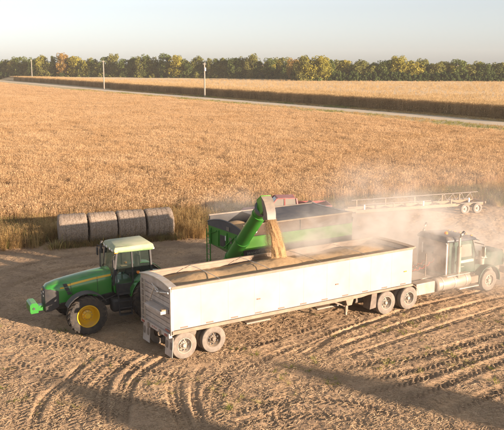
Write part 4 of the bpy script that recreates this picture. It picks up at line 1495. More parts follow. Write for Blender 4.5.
# dark grille wraps the nose
MB().loft([[(x, y * wv, z) for y, z in ((-1, z0), (-1, z1), (-.7, z1 + .05), (.7, z1 + .05), (1, z1), (1, z0))] for x, wv, z0, z1 in ((.88, .462, .95, 1.62), (1.20, .43, .80, 1.70), (1.42, .34, .76, 1.68), (1.47, .25, .78, 1.62))]).build('grille', 'black_plastic', T, bevel=.03)
for s in (1, -1):
    # corner posts of the grille, side vents, lamps
    for k in range(3):
        x = .62 - k * .07
        z = 1.83 - k * .17
        MB().prism([(x + .10, z + .07), (x - .05, z + .09), (x - .12, z - .05), (x + .04, z - .07)], s * .462, s * .487).build('side_vent', 'black_plastic', T)
    MB().loft([[(x, s * (wv * sc2 + .008), z) for (sc2, z) in ((.985, z1 - .28), (.955, z1 - .20), (.975, z1 - .19), (1.0, z1 - .275))] for x, wv, z1 in ((.55, .465, 2.06), (.2, .48, 2.12), (-.6, .50, 2.24), (-1.28, .52, 2.31))]).build('hood_stripe', 'yellow_paint', T)
    for z in (1.60, 1.44):
        MB().box((1.458, s * .20, z), (.03, .12, .09)).build('headlamp', 'lamp_glass', T, bevel=.015)
    # black front fender over the wheel
    ring = []
    for k in range(10):
        a = R(28 + k * 13.5)
        ring.append([(math.cos(a) * rr, s * yy, .80 + math.sin(a) * rr) for rr, yy in ((.93, 1.14), (.93, 1.62), (.90, 1.64), (.90, 1.14))])
    MB().loft(ring).build('front_fender', 'black_plastic', T, bevel=.012)
    MB().bar((0, s * .62, 1.05), (-.05, s * 1.25, 1.70), .06, .08).build('fender_bracket', 'black_plastic', T)
    # rear fender
    ring = []
    for k in range(10):
        a = R(10 + k * 16)
        ring.append([(-3.05 + math.cos(a) * rr, s * yy, 1.02 + math.sin(a) * rr) for rr, yy in ((1.14, .66), (1.14, 1.18), (1.11, 1.18), (1.11, .66))])
    MB().loft(ring).build('rear_fender', 'tractor_green', T, bevel=.015)
# nose badge and top patches
MB().box((1.465, 0, 1.66), (.02, .12, .10)).build('nose_badge', 'yellow_paint', T, bevel=.01)
# front weights
MB().box((1.56, 0, .92), (.5, .36, .22)).build('weight_bracket', 'tractor_green', T, bevel=.02)
for k in range(8):
    MB().prism([(1.72, .80), (2.02, .78), (2.06, .86), (2.06, 1.14), (1.98, 1.22), (1.78, 1.22), (1.72, 1.14)], -.40 + k * .10 + .006, -.40 + (k + 1) * .10 - .006).build('front_weight', 'tractor_green', T, bevel=.012)
MB().tube([(1.90, -.42, 1.0), (1.90, .42, 1.0)], .05, 10).build('weight_rod', 'black_plastic', T)

# cab
cx0, cx1 = -1.38, -3.02
MB().prism([(cx0, 1.30), (cx0 + .06, 1.72), (cx1, 1.72), (cx1 - .05, 1.62), (cx1 + .1, 1.30)], -.72, .72).build('cab_floor', 'tractor_green', T, bevel=.04)
for s in (1, -1):
    for (xa, xb, r_) in ((cx0 + .08, cx0 - .10, .055), (-2.15, -2.12, .04), (cx1 + .02, cx1 + .10, .055)):
        MB().bar((xa, s * .80, 1.68), (xb, s * .78, 3.06), r_ * 2, r_ * 1.6).build('cab_pillar', 'black_plastic', T, bevel=.015)
    MB().quad((cx0 + .05, s * .79, 1.72), (-2.12, s * .81, 1.72), (-2.10, s * .79, 3.04), (cx0 - .08, s * .77, 3.04)).build('door_glass', 'cab_glass', T)
    MB().quad((-2.17, s * .81, 1.75), (cx1 + .03, s * .80, 1.75), (cx1 + .11, s * .78, 3.04), (-2.14, s * .79, 3.04)).build('rear_side_glass', 'cab_glass', T)
    MB().box((-1.78, s * .78, 1.50), (.72, .06, .42)).build('door_sill', 'black_plastic', T, bevel=.02)
MB().quad((cx0 + .10, -.78, 1.74), (cx0 + .10, .78, 1.74), (cx0 - .08, .76, 3.04), (cx0 - .08, -.76, 3.04)).build('windshield', 'cab_glass', T)
MB().quad((cx1 + .01, -.78, 1.80), (cx1 + .01, .78, 1.80), (cx1 + .09, .76, 3.04), (cx1 + .09, -.76, 3.04)).build('rear_glass', 'cab_glass', T)
MB().loft([[(-1.40, -.82, 3.04), (-3.04, -.84, 3.04), (-3.04, .84, 3.04), (-1.40, .82, 3.04)], [(-1.34, -.86, 3.14), (-3.10, -.87, 3.14), (-3.10, .87, 3.14), (-1.34, .86, 3.14)],
           [(-1.42, -.81, 3.27), (-3.06, -.83, 3.29), (-3.06, .83, 3.29), (-1.42, .81, 3.27)], [(-1.6, -.7, 3.32), (-2.95, -.7, 3.35), (-2.95, .7, 3.35), (-1.5, .7, 3.32)]]).build('roof', 'tractor_roof', T, bevel=.03)
for s in (.6, .25, -.25, -.6):
    MB().box((-1.36, s, 3.12), (.06, .2, .09)).build('work_lamp', 'lamp_glass', T, bevel=.02)
MB().box((-1.45, .84, 3.06), (.16, .05, .05)).build('turn_lamp', 'amber', T, bevel=.012)
# seat, console, steering wheel inside
MB().box((-2.35, 0, 1.95), (.5, .52, .16)).build('seat', 'black_plastic', T, bevel=.05)
MB().box((-2.60, 0, 2.36), (.14, .50, .72)).build('seat_back', 'black_plastic', T, bevel=.05)
MB().box((-2.25, -.42, 2.05), (.7, .24, .3)).build('console', 'rail_tan', T, bevel=.04)
MB().bar((-1.5, 0, 1.72), (-1.72, 0, 2.25), .12, .12).build('steering_column', 'black_plastic', T)
sw = MB().tube([(.20 * math.cos(a), .20 * math.sin(a), 0) for a in [2 * math.pi * k / 20 for k in range(21)]], .018, 6).build('steering_wheel', 'black_plastic', T)
sw.location = (-1.76, 0, 2.30)
sw.rotation_euler = (0, R(-28), 0)
# exhaust and air intake on the far front post, mirrors
MB().tube([(-1.22, -.66, 1.5), (-1.22, -.66, 2.95)], .085, 14).build('muffler', 'black_plastic', T)
MB().tube([(-1.22, -.66, 2.90), (-1.22, -.66, 3.18), (-1.28, -.70, 3.28)], .05, 12).build('exhaust_pipe', 'black_plastic', T)
for s in (1, -1):
    MB().tube([(-1.40, s * .82, 2.98), (-1.20, s * 1.22, 3.0), (-1.20, s * 1.22, 2.75)], .018, 6).build('mirror_arm', 'black_plastic', T)
    MB().box((-1.20, s * 1.24, 2.72), (.06, .18, .34)).build('mirror', 'black_plastic', T, bevel=.02)
# steps below the near door
for k in range(4):
    MB().box((-1.72, .98 + .06 * (3 - k) - .05, .48 + k * .28), (.52, .26, .04)).build('step', 'black_plastic', T, bevel=.008)
for x in (-1.46, -1.98):
    MB().bar((x, 1.10, .44), (x, .88, 1.42), .05, .03).build('step_rail', 'black_plastic', T)
MB().tube([(-1.42, .92, 1.35), (-1.40, .98, 1.7), (-1.42, .90, 2.3)], .018, 6).build('grab_rail', 'black_plastic', T)
MB().box((-1.52, .83, 1.86), (.02, .03, .10)).build('door_sticker', 'white_paint', T)
for s in (1, -1):
    MB().loft([[(x, s * (wv + d), z0 + q) for d, q in ((-.01, 0), (.012, 0), (.012, .05), (-.01, .05))] for x, wv, z0 in ((.85, .455, 1.07), (.2, .482, 1.10), (-.6, .502, 1.18), (-1.28, .522, 1.28))]).build('hood_trim', 'black_plastic', T)
    MB().bar((.30, s * .484, 1.12), (.42, s * .466, 1.93), .012, .018).build('panel_gap', 'black_paint', T)
    MB().bar((-.72, s * .508, 1.22), (-.70, s * .500, 2.05), .012, .014).build('panel_gap', 'black_paint', T)
    MB().box((.75, s * .46, 1.74), (.16, .012, .05)).build('hood_badge', 'yellow_paint', T)
# small fittings: wiper, handles, lamps, hoses, decals
MB().bar((-1.28, .15, 1.80), (-1.37, .05, 2.55), .02, .015).build('wiper', 'black_plastic', T)
MB().bar((-2.0, .835, 1.95), (-2.0, .835, 2.12), .03, .03).build('door_handle', 'black_plastic', T)
for s in (1, -1):
    MB().box((-2.35, s * .92, 2.16), (.12, .16, .10)).build('fender_lamp', 'amber', T, bevel=.02)
    MB().tube([(.25, s * .45, 1.12), (-.3, s * .60, 1.02), (-1.0, s * .62, 1.06), (-1.5, s * .55, 1.2)], .022, 6).build('hydraulic_hose', 'black_plastic', T)
    MB().tube([(.1, s * .5, .85), (.0, s * .8, .95), (.0, s * 1.1, .86)], .02, 6).build('steering_hose', 'black_plastic', T)
    for x in (-1.45, -3.05):
        MB().box((x, s * .80, 3.10), (.12, .10, .07)).build('corner_lamp', 'lamp_glass', T, bevel=.015)
MB().box((-3.75, 0, .55), (.9, .12, .10)).build('drawbar', 'dusty_steel', T, bevel=.01)
MB().box((-3.5, 0, 1.0), (.35, .9, .5)).build('hitch', 'black_plastic', T, bevel=.03)

# ---------------------------------------------------------------- grain cart
cn = Vector((-0.41, 36.0, 0))                       # near front corner
CL, CWD = 6.55, 3.3
c0 = cn + NV * CWD / 2
cart = thing('grain_cart', 'green grain cart with raised unloading auger behind the white trailer', 'grain cart', c0, YAW)
K = cart
CZ = .915
cart.scale = (1, 1, CZ)
ch = CWD / 2
# tub: upper straight walls, sloping lower walls
for s in (-1, 1):
    MB().box((CL / 2, s * (ch - .02), 2.66), (CL - .04, .04, .68)).build('side_wall', 'cart_lime', K, bevel=.008)
    MB().box((CL / 2, s * (ch - .005), 2.98), (CL, .06, .05)).build('side_rib', 'cart_lime', K, bevel=.01)
    MB().box((CL / 2, s * (ch + .002), 2.42), (CL, .03, .03)).build('side_rib', 'cart_lime', K)
    MB().box((CL / 2, s * (ch - .01), 2.16), (CL - .04, .045, .30)).build('lettered_band', 'black_paint', K, bevel=.006)
    MB().add([(0.02, s * ch - s * .02, 2.10), (CL - .02, s * ch - s * .02, 2.10), (CL - 1.5, s * .35, .95), (1.5, s * .35, .95)], [(0, 1, 2, 3)]).build('slope_wall', 'cart_green', K)
    for q in range(2):
        MB().box((CL * (.25 + .5 * q) - 0.0, s * (ch - .03), 3.30), (CL / 2 - .05, .03, .55)).build('extension_board', 'board_brown' if s < 0 else 'cart_inner', K, bevel=.006)
    MB().box((CL / 2, s * (ch - .03), 3.61), (CL, .10, .08)).build('top_rail', 'rail_tan' if s < 0 else 'dusty_steel', K, bevel=.02)
    MB().box((CL / 2, s * (ch - .07), 2.9), (CL - .1, .02, 1.3)).build('inner_wall', 'cart_inner', K)
    for q in range(5):
        MB().bar((.5 + q * 1.35, s * (ch - .0), 2.1), (.9 + q * 1.1, s * .5, 1.15), .06, .08).build('slope_rib', 'cart_green', K)


def arch(yv, top, rise):
    return top + rise * (1 - (yv / ch) ** 2)


ys_ = [-ch + CWD * k / 14 for k in range(15)]
for x0, sgn in ((0.0, -1), (CL, 1)):
    # green end wall, black arched skirt above, rim
    MB().prism([(y, 2.05) for y in (-ch + .02, ch - .02)] + [(ch - .02, 3.06), (-ch + .02, 3.06)], x0 - .02, x0 + .02, 'x').build('end_wall', 'cart_green', K, bevel=.006)
    MB().add([(x0, -ch + .02, 2.05), (x0, ch - .02, 2.05), (x0 - sgn * 1.5, .35, .95), (x0 - sgn * 1.5, -.35, .95)], [(0, 1, 2, 3)]).build('end_slope', 'cart_green', K)
    poly = [(-ch + .02, 3.07), (ch - .02, 3.07)] + [(y, arch(y, 3.26, .30)) for y in reversed(ys_)]
    MB().prism(poly, x0 + sgn * .035 - .014, x0 + sgn * .035 + .014, 'x').build('end_skirt', 'tarp_black', K)
    MB().tube([(x0 + sgn * .03, y, arch(y, 3.28, .30)) for y in ys_], .04, 8).build('end_rim', 'black_paint' if x0 == 0 else 'rail_tan', K)
MB().box((CL / 2, 0, .92), (CL - 2.8, .8, .16)).build('tub_floor', 'cart_green', K, bevel=.02)
# roll tarp folded along the far rail, bows over the top
MB().tube([(.1, ch + .03, 3.56), (3, ch + .03, 3.55), (CL - .1, ch + .03, 3.56)], .08, 12).build('rolled_tarp', 'tarp_black', K)
# black tarp half drawn over the back of the tub
tc_ = []
for k in range(12):
    x = 1.9 + (CL - 1.95) * k / 11
    tc_.append([(x, y, arch(y, 3.62, -.06) + .025 * math.sin(k * 1.9 + y * 2) * (1 - (y / ch) ** 2)) for y in ys_] + [(x, y, arch(y, 3.60, -.06) + .025 * math.sin(k * 1.9 + y * 2) * (1 - (y / ch) ** 2)) for y in reversed(ys_)])
MB().loft(tc_).build('drawn_tarp', 'tarp_black', K)
MB().tube([(CL - .1, y, arch(y, 3.63, -.03)) for y in ys_], .03, 8).build('tarp_edge', 'aluminium', K)
# front wall details
for y in (-1.0, -.2, .6, 1.35):
    MB().bar((-.05, y, 2.1), (-.05, y, 2.96), .07, .05).build('front_rib', 'cart_green', K, bevel=.008)
MB().bar((-.06, 1.65, 2.55), (-.06, .75, 2.90), .05, .05).build('front_brace', 'cart_green', K)
MB().bar((-.06, -.95, 2.90), (-.06, .05, 2.12), .05, .05).build('front_brace', 'cart_green', K)
for y, z, a, b_, m_ in ((-.55, 2.62, .22, .30, 'spout_grey'), (-.12, 2.66, .16, .26, 'white_paint'), (-1.15, 2.45, .14, .10, 'white_paint'), (1.45, 2.30, .12, .08, 'white_paint')):
    MB().box((-.035, y, z), (.02, a, b_)).build('sticker', m_, K)
MB().box((-.065, -.35, 3.22), (.02, .26, .2)).build('sight_window', 'spout_grey', K)
MB().box((-.03, .2, 2.45), (.03, .5, .62)).build('access_panel', 'black_paint', K, bevel=.01)
for y in (1.2, 1.55):
    MB().bar((-.16, y, .75), (-.16, y, 2.9), .04, .04).build('ladder_rail', 'cart_green', K)
for k in range(7):
    MB().bar((-.16, 1.2, .9 + k * .3), (-.16, 1.55, .9 + k * .3), .03, .03).build('ladder_rung', 'cart_green', K)
# lettering on the near band
cu = bpy.data.curves.new('lettering', 'FONT')
cu.body = 'BRANDT'
cu.size = .18
cu.extrude = .004
to = bpy.data.objects.new('lettering', cu)
COL.objects.link(to)
bpy.context.view_layer.update()
lm = bpy.data.meshes.new_from_object(to.evaluated_get(bpy.context.evaluated_depsgraph_get()))
bpy.data.objects.remove(to)
lm.materials.append(MATS['letter_white'])
lo = bpy.data.objects.new('lettering', lm)
COL.objects.link(lo)
lo.parent = K
lo.location = (.20, -ch - .018, 2.09)
lo.rotation_euler = (R(90), 0, 0)
# running gear
MB().box((CL / 2 + .2, 0, .80), (.3, 2.4, .24)).build('axle_beam', 'cart_green', K, bevel=.02)
for s in (-1, 1):
    wheel(K, (CL / 2 + .2, s * 1.45, .92), .92, .75, s, 'rubber_tractor', 'yellow_paint', rimr=.42, n=36, lugs=20, hubs=8, dish=.2)
    MB().bar((1.2, s * .5, .8), (CL - 1.4, s * .5, .8), .14, .18).build('frame_rail', 'cart_green', K, bevel=.01)
MB().bar((1.3, 0, .75), (-2.4, .25, .55), .22, .22).build('tongue', 'cart_green', K, bevel=.02)
MB().bar((-1.8, .1, .1), (-1.8, .1, .9), .09, .09).build('jack', 'dusty_steel', K)
MB().box((-1.8, .1, .06), (.22, .22, .04)).build('jack_foot', 'dusty_steel', K)


# auger, in cart space
def local(p):
    d = Vector(p) - c0
    return Vector((d.dot(U), d.dot(NV), d.z / CZ))


aug0, aug1 = local((-1.25, 36.9, 1.15)), local((.50, 32.0, 4.92))
ad = (aug1 - aug0).normalized()
MB().tube([aug0, aug0.lerp(aug1, .5), aug1], .31, 24).build('auger_tube', 'cart_green', K)
for t in (.18, .47, .9):
    p = aug0.lerp(aug1, t)
    MB().tube([p - ad * .05, p + ad * .05], .345, 24).build('auger_flange', 'cart_green', K)
p = aug0.lerp(aug1, .62) + ad.cross(Vector((0, 0, 1))).normalized() * -.33
MB().lathe([(.001, 0), (.07, 0), (.07, .05), (.001, .06)], (0, 0, 0), 12).build('auger_lamp', 'lamp_glass', K).location = p + Vector((0, -.05, 0))
MB().tube([aug0 - ad * .5, aug0 + ad * .1], .38, 20).build('auger_hinge', 'black_paint', K)
MB().tube([local((-.35, 36.3, 2.55)), aug0.lerp(aug1, .42) + Vector((0, 0, .3))], .05, 8).build('lift_cylinder', 'dusty_steel', K)
# spout: dark collar, curved deflector hood, bright rim
top = aug1 + ad * .30
sp_end = local((.84, 31.72, 4.18))
e1 = ad.cross(Vector((0, 0, 1))).normalized()
e2 = e1.cross(ad)


def ring(c, a1, a2, r1, r2, n=20):
    return [c + a1 * (r1 * math.cos(2 * math.pi * k / n)) + a2 * (r2 * math.sin(2 * math.pi * k / n)) for k in range(n)]


MB().loft([ring(aug1 - ad * .30, e1, e2, .34, .34), ring(aug1 - ad * .02, e1, e2, .40, .40)]).build('spout_collar', 'spout_dark', K)
down = Vector((0, 0, -1))


def rect(c, a1, a2, w1, w2):
    return [c - a1 * w1 - a2 * w2, c + a1 * w1 - a2 * w2, c + a1 * w1 + a2 * w2, c - a1 * w1 + a2 * w2]


hz = Vector((ad.x, ad.y, 0)).normalized()
d1_, d2_, d3_ = (ad * .6 + hz * .5).normalized(), (hz * .75 + down * .5).normalized(), (hz * .22 + down).normalized()
c1_ = aug1 + ad * .02
c2_ = aug1 + ad * .42 + Vector((0, 0, -.02))
c3_ = c2_ + hz * .20 + down * .34
c4_ = c3_ + hz * .08 + down * .34
secs = [rect(c1_, e1, e1.cross(ad), .26, .34), rect(c2_, e1, e1.cross(d1_), .22, .33), rect((c2_ + c3_) / 2 + hz * .06, e1, e1.cross((d1_ + d2_).normalized()), .21, .32), rect(c3_, e1, e1.cross(d2_), .20, .31), rect((c3_ + c4_) / 2 + hz * .03, e1, e1.cross((d2_ + d3_).normalized()), .19, .29), rect(c4_, e1, e1.cross(d3_), .18, .27)]
MB().loft(secs[:2], cap=False).build('spout_head', 'cart_lime', K)
MB().loft(secs[1:], cap=False).build('spout', 'spout_grey', K)
tp = [(secs[0][k_] + secs[1][k_]) / 2 for k_ in range(4)]
up_pair = sorted(range(4), key=lambda k_: -secs[1][k_].z)[:2]
lo_pair = up_pair
qa = [secs[0][up_pair[0]], secs[0][up_pair[1]], secs[1][up_pair[1]], secs[1][up_pair[0]]]
cap_n = (qa[1] - qa[0]).cross(qa[3] - qa[0]).normalized()
cap_n = cap_n if cap_n.z > 0 else -cap_n
MB().loft([[p + cap_n * .012 for p in qa], [p + cap_n * .05 for p in qa]]).build('spout_cap', 'cart_lime', K, bevel=.012)
cq = sum(qa, Vector()) / 4
for f_ in (-.45, .35):
    MB().loft([[cq + (p - cq) * .30 + (qa[1] - qa[0]) * f_ * .5 + cap_n * z_ for p in qa] for z_ in (.052, .062)]).build('spout_port', 'black_paint', K)
mouth = c4_
spout_mouth = c0 + U * mouth.x + NV * mouth.y + Vector((0, 0, mouth.z * CZ + .12))


# grain left in the cart
def cz(x, y):
    return 2.35 + .75 * np.exp(-((x - .9) / 1.3) ** 2 - ((y - .5) / 1.1) ** 2) + .25 * np.exp(-((x - 4.5) / 1.5) ** 2) - .25 * np.exp(-((x - 2.8) / .9) ** 2) + .06 * noise2(x, y, .6, 14)


heap('grain_heap', .08, CL - .08, -ch + .1, ch - .1, cz, 2.2, 90, 50, 'grain', c0, YAW, 'tan grain left in the tub of the green cart', 'grain')

# ---------------------------------------------------------------- falling grain
P0 = spout_mouth
P1 = Vector((1.05, 31.95, 2.62))
rings = []
nseg = 34
for k in range(nseg + 1):
    t = k / nseg
    c = P0.lerp(P1, t) + Vector((.10 * math.sin(t * 1.5), 0, .28 * 4 * t * (1 - t) * .35))
    c.z = P0.z + (P1.z - P0.z) * (.55 * t + .45 * t * t)
    rr = .15 + .15 * t ** 1.2
    if t > .9:
        rr += (t - .9) * 1.8
    ringp = []
    for q in range(28):
        a = 2 * math.pi * q / 28
        wob = 1 + .16 * math.sin(3 * a + 5 * t) + .12 * math.sin(7 * a - 9 * t + 1) + .05 * (rng.random() - .5)
        ringp.append(c + U * math.cos(a) * rr * wob + NV * math.sin(a) * rr * .8 * wob)
    rings.append(ringp)
gs = MB().loft(rings).build('grain_stream', 'grain_stream', None)
tag(gs, 'golden stream of grain pouring from the auger spout into the trailer', 'grain')
kern = MB()
kern.add([(-.012, 0, 0), (.012, 0, 0), (0, .01, 0), (0, 0, .016), (0, 0, -.012)], [(0, 2, 3), (2, 1, 3), (1, 0, 3), (0, 4, 2), (2, 4, 1), (1, 4, 0)])
n = 26000
t = nr.random(n)
ca = np.array([tuple(P0.lerp(P1, float(q))) for q in t])
ca[:, 2] = P0.z + (P1.z - P0.z) * (.55 * t + .45 * t * t)
rad = (.13 + .19 * t) * (1 + np.abs(nr.normal(0, .36, n)))
ang = nr.uniform(0, 6.28, n)
ca[:, 0] += np.cos(ang) * rad
ca[:, 1] += np.sin(ang) * rad * .85
kp = scatter('loose_kernels', 'loose kernels flying around the falling grain stream', 'grain', [(kern.mesh('kernel'), 'grain')], ca, nr.uniform(0, 6.28, n), nr.uniform(.3, .6, n), np.zeros(n, int))

# ---------------------------------------------------------------- red pickup behind the cart
pk = thing('pickup_truck', 'faded red pickup with a loaded bed parked behind the grain cart', 'pickup truck', (1.95, 52.4, 0), R(186))
G = pk
pk.scale = (1.06, 1.06, 1.06)
pw = .92


def pring(x, wv, z0, z1):
    return [(x, -wv, z0), (x, -wv, z1 - .12), (x, -wv * .9, z1), (x, wv * .9, z1), (x, wv, z1 - .12), (x, wv, z0)]


MB().loft([pring(2.45, .84, .55, .92), pring(2.3, .90, .5, 1.02), pring(1.1, .93, .5, 1.10), pring(.95, .93, .5, 1.12)]).build('hood', 'red_paint', G)
MB().prism([(.95, .5), (.95, 1.14), (-.98, 1.14), (-.98, .5)], -.93, .93).build('cab_body', 'red_paint', G, bevel=.04)
roofp = [(.42, 1.82), (-.80, 1.83)]
MB().loft([[(.34, -.72, 1.79), (.34, .72, 1.79), (-.86, .72, 1.79), (-.86, -.72, 1.79)], [(.30, -.68, 1.85), (.30, .68, 1.85), (-.82, .68, 1.85), (-.82, -.68, 1.85)]]).build('roof', 'red_paint', G, bevel=.02)
MB().add([(.93, -.82, 1.15), (.93, .82, 1.15), (.36, .70, 1.79), (.36, -.70, 1.79)], [(0, 1, 2, 3)]).build('windshield', 'dark_glass', G)
MB().add([(-.97, -.8, 1.15), (-.97, .8, 1.15), (-.88, .70, 1.79), (-.88, -.70, 1.79)], [(0, 1, 2, 3)]).build('rear_window', 'dusty_glass', G)
for s in (-1, 1):
    MB().bar((.95, s * .86, 1.12), (.34, s * .70, 1.82), .08, .07).build('front_pillar', 'red_paint', G)
    MB().bar((-.97, s * .86, 1.12), (-.87, s * .70, 1.82), .10, .07).build('rear_pillar', 'red_paint', G)
    MB().bar((-.12, s * .86, 1.12), (-.14, s * .70, 1.82), .07, .06).build('door_pillar', 'red_paint', G)
    MB().add([(.84, s * .84, 1.15), (-.08, s * .84, 1.15), (-.10, s * .70, 1.79), (.34, s * .70, 1.79)], [(0, 1, 2, 3)]).build('door_window', 'dusty_glass', G)
    MB().add([(-.16, s * .84, 1.15), (-.93, s * .84, 1.15), (-.85, s * .70, 1.79), (-.18, s * .70, 1.79)], [(0, 1, 2, 3)]).build('rear_door_window', 'dusty_glass', G)
    MB().box((-2.05, s * .90, .98), (2.1, .06, .76)).build('bed_side', 'red_paint', G, bevel=.02)
    MB().box((2.46, s * .65, .80), (.06, .26, .16)).build('headlamp', 'lamp_glass', G, bevel=.02)
    for x in (1.72, -2.0):
        wheel(G, (x, s * .80, .38), .38, .24, s, 'rubber_dusty', 'rim_cream', n=24, hubs=0, dish=.04)
MB().box((-3.10, 0, .98), (.06, 1.78, .76)).build('tailgate', 'red_paint', G, bevel=.02)
MB().box((-2.05, 0, .60), (2.1, 1.78, .06)).build('bed_floor', 'red_paint', G)
MB().box((2.55, 0, .58), (.12, 1.8, .2)).build('front_bumper', 'chrome_dusty', G, bevel=.03)
MB().box((2.48, 0, .80), (.04, 1.0, .2)).build('grille', 'black_plastic', G, bevel=.01)


def pz(x, y):
    return .95 + .60 * np.maximum(0, 1 - np.abs(x + 1.95) / 1.05) * np.maximum(.1, 1 - (y / 1.1) ** 2) + .05 * noise2(x, y, .4, 15)


heap('load_heap', -3.05, -1.03, -.86, .86, pz, .64, 40, 34, 'grain_brown', (1.95, 52.4, 0), R(186), 'reddish brown heap piled in the bed of the red pickup', 'load').scale = (1.06, 1.06, 1.06)

# ---------------------------------------------------------------- header trailer at the back right
hy_ = R(19.5)
hd = Vector((math.cos(hy_), math.sin(hy_), 0))
hroot = Vector((6.75, 54.2, 0))
ht = thing('header_trailer', 'long low tan header trailer with tandem white wheels at the field edge', 'trailer', hroot, hy_)
HL = 10.8
for s in (-1, 1):
    MB().bar((.2, s * .62, .66), (HL - .2, s * .62, .66), .12, .22).build('frame_beam', 'header_tan', ht, bevel=.015)
for k in range(8):
    MB().bar((.4 + k * 1.38, -.6, .66), (.4 + k * 1.38, .6, .66), .09, .12).build('cross_member', 'header_tan', ht, bevel=.01)
for k, x in enumerate((.9, 3.2, 5.6, 7.9, 9.4)):
    MB().bar((x, -.6, .76), (x, -.6, 1.12), .09, .09).build('cradle_post', 'header_tan' if k % 2 else 'white_paint', ht)
    MB().bar((x, .6, .76), (x, .6, 1.22), .08, .08).build('cradle_post', 'header_tan', ht)
MB().bar((.5, .62, 1.24), (HL + .2, .62, 1.30), .05, .05).build('support_rail', 'rim_brown', ht)
MB().bar((.9, -.62, 1.13), (6.2, -.62, 1.10), .05, .05).build('support_rail', 'rim_brown', ht)
for k in range(4):
    x = 7.6 + k * .75
    MB().bar((x, .62, .78), (x + .5, .62, 1.26), .035, .035).build('lattice_brace', 'rim_brown', ht)
    MB().bar((x + .5, .62, 1.26), (x + .75, .62, .78), .035, .035).build('lattice_brace', 'rim_brown', ht)
MB().tube([(.2, 0, .66), (-.9, 0, .62), (-1.9, 0, .55)], .08, 10).build('tongue', 'header_tan', ht)
MB().box((-1.4, 0, .27), (.1, .1, .54)).build('tongue_jack', 'dusty_steel', ht)
MB().box((-.2, -.55, .78), (.9, .3, .26)).build('tool_box', 'header_tan', ht, bevel=.03)
for x in (8.9, 9.95):
    MB().bar((x, -.75, .38), (x, .75, .38), .1, .1).build('axle', 'dusty_steel', ht)
    for s in (-1, 1):
        wheel(ht, (x, s * .86, .38), .38, .24, s, 'rubber_dusty', 'rim_cream', rimr=.25, n=24, hubs=5, dish=.03)
    MB().bar((x, -.62, .42), (x, -.62, .60), .12, .08).build('spring_hanger', 'dusty_steel', ht)
for s in (-1, 1):
    MB().box((9.42, s * .86, .80), (1.9, .3, .03)).build('mudguard', 'dusty_steel', ht, bevel=.006)
MB().box((HL - .05, 0, .72), (.08, 1.5, .14)).build('rear_bumper', 'header_tan', ht, bevel=.01)
for s in (-1, 1):
    MB().box((HL + .0, s * .6, .76), (.03, .14, .08)).build('tail_lamp', 'red_tape', ht)

# ---------------------------------------------------------------- round bales
BLEN = float(np.linalg.norm(BALE_B - BALE_A)) / 4
BR = .98
bale_words = ['leftmost round bale, its flat end in view', 'second round bale from the left in the row', 'third round bale from the left in the row', 'rightmost round bale of the row, beside the grass']
nb, nl = 56, 22
for q in range(4):
    c = BALE_A + bd * BLEN * (q + .5)
    root = thing('straw_bale', bale_words[q], 'bale', (c[0], c[1], 0), math.atan2(bd[1], bd[0]) + R([-1.5, 1, -.5, 2][q]), 'round bales lined up along the weeds')
    L2 = BLEN / 2 - .035
    V_ = []
    rb = BR * [1.0, .985, 1.0, 1.01][q]
    prof = [(.02, -L2 + .05), (rb * .3, -L2 + .03), (rb * .6, -L2 + .02), (rb * .85, -L2 + .01), (rb * .95, -L2 + .03), (rb * .99, -L2 + .09)]
    prof += [(rb * (1 + .008 * math.sin(k * 2.1 + q)), -L2 + .12 + (2 * L2 - .24) * k / 12) for k in range(13)]
    prof += [(r_, -x_) for r_, x_ in reversed(prof[:6])]
    rings = []
    for i_, (r_, x_) in enumerate(prof):
        rg_ = []
        for k in range(nb):
            a = 2 * math.pi * k / nb
            rr = r_ * (1 + rng.uniform(-.012, .012) + .012 * math.sin(3 * a + q))
            y_, z_ = rr * math.cos(a), rr * math.sin(a) * (.97 if math.sin(a) > 0 else .95)
            z_ = max(z_, -BR * .86)
            rg_.append((x_ + rng.uniform(-.01, .01), y_, z_ + BR * .86))
        rings.append(rg_)
    MB().loft(rings).build('bale_body', 'bale_straw', root)
    fz_ = MB()
    for k in range(900):
        a = rng.uniform(0, 6.28)
        x_ = rng.uniform(-L2 + .02, L2 - .02)
        p = Vector((x_, math.cos(a) * rb * 1.0, math.sin(a) * rb * .97 + BR * .86))
        if p.z < .06:
            continue
        d = Vector((rng.gauss(0, .5), -math.sin(a) * rng.choice((-1, 1)), math.cos(a) * rng.choice((-1, 1)))).normalized() + Vector((0, math.cos(a), math.sin(a))) * rng.uniform(.05, .5)
        s_ = Vector((1, 0, 0)).cross(d).normalized() * .006 + Vector((.006, 0, 0))
        ln = rng.uniform(.06, .18)
        fz_.add([p - s_, p + s_, p + d * ln + s_ * .4, p + d * ln - s_ * .4], [(0, 1, 2, 3)])
    tag(fz_.build('loose_straw', 'straw_bits', root, smooth=False, fix=False), kind='stuff')
    for x_ in (-.48, -.16, .16, .48):
        MB().tube([(x_ + .01 * math.sin(5 * a), math.cos(a) * rb * 1.012, max(.01, math.sin(a) * rb * .985 + BR * .86)) for a in [2 * math.pi * k / 40 for k in range(41)]], .006, 4).build('twine', 'rail_tan', root)

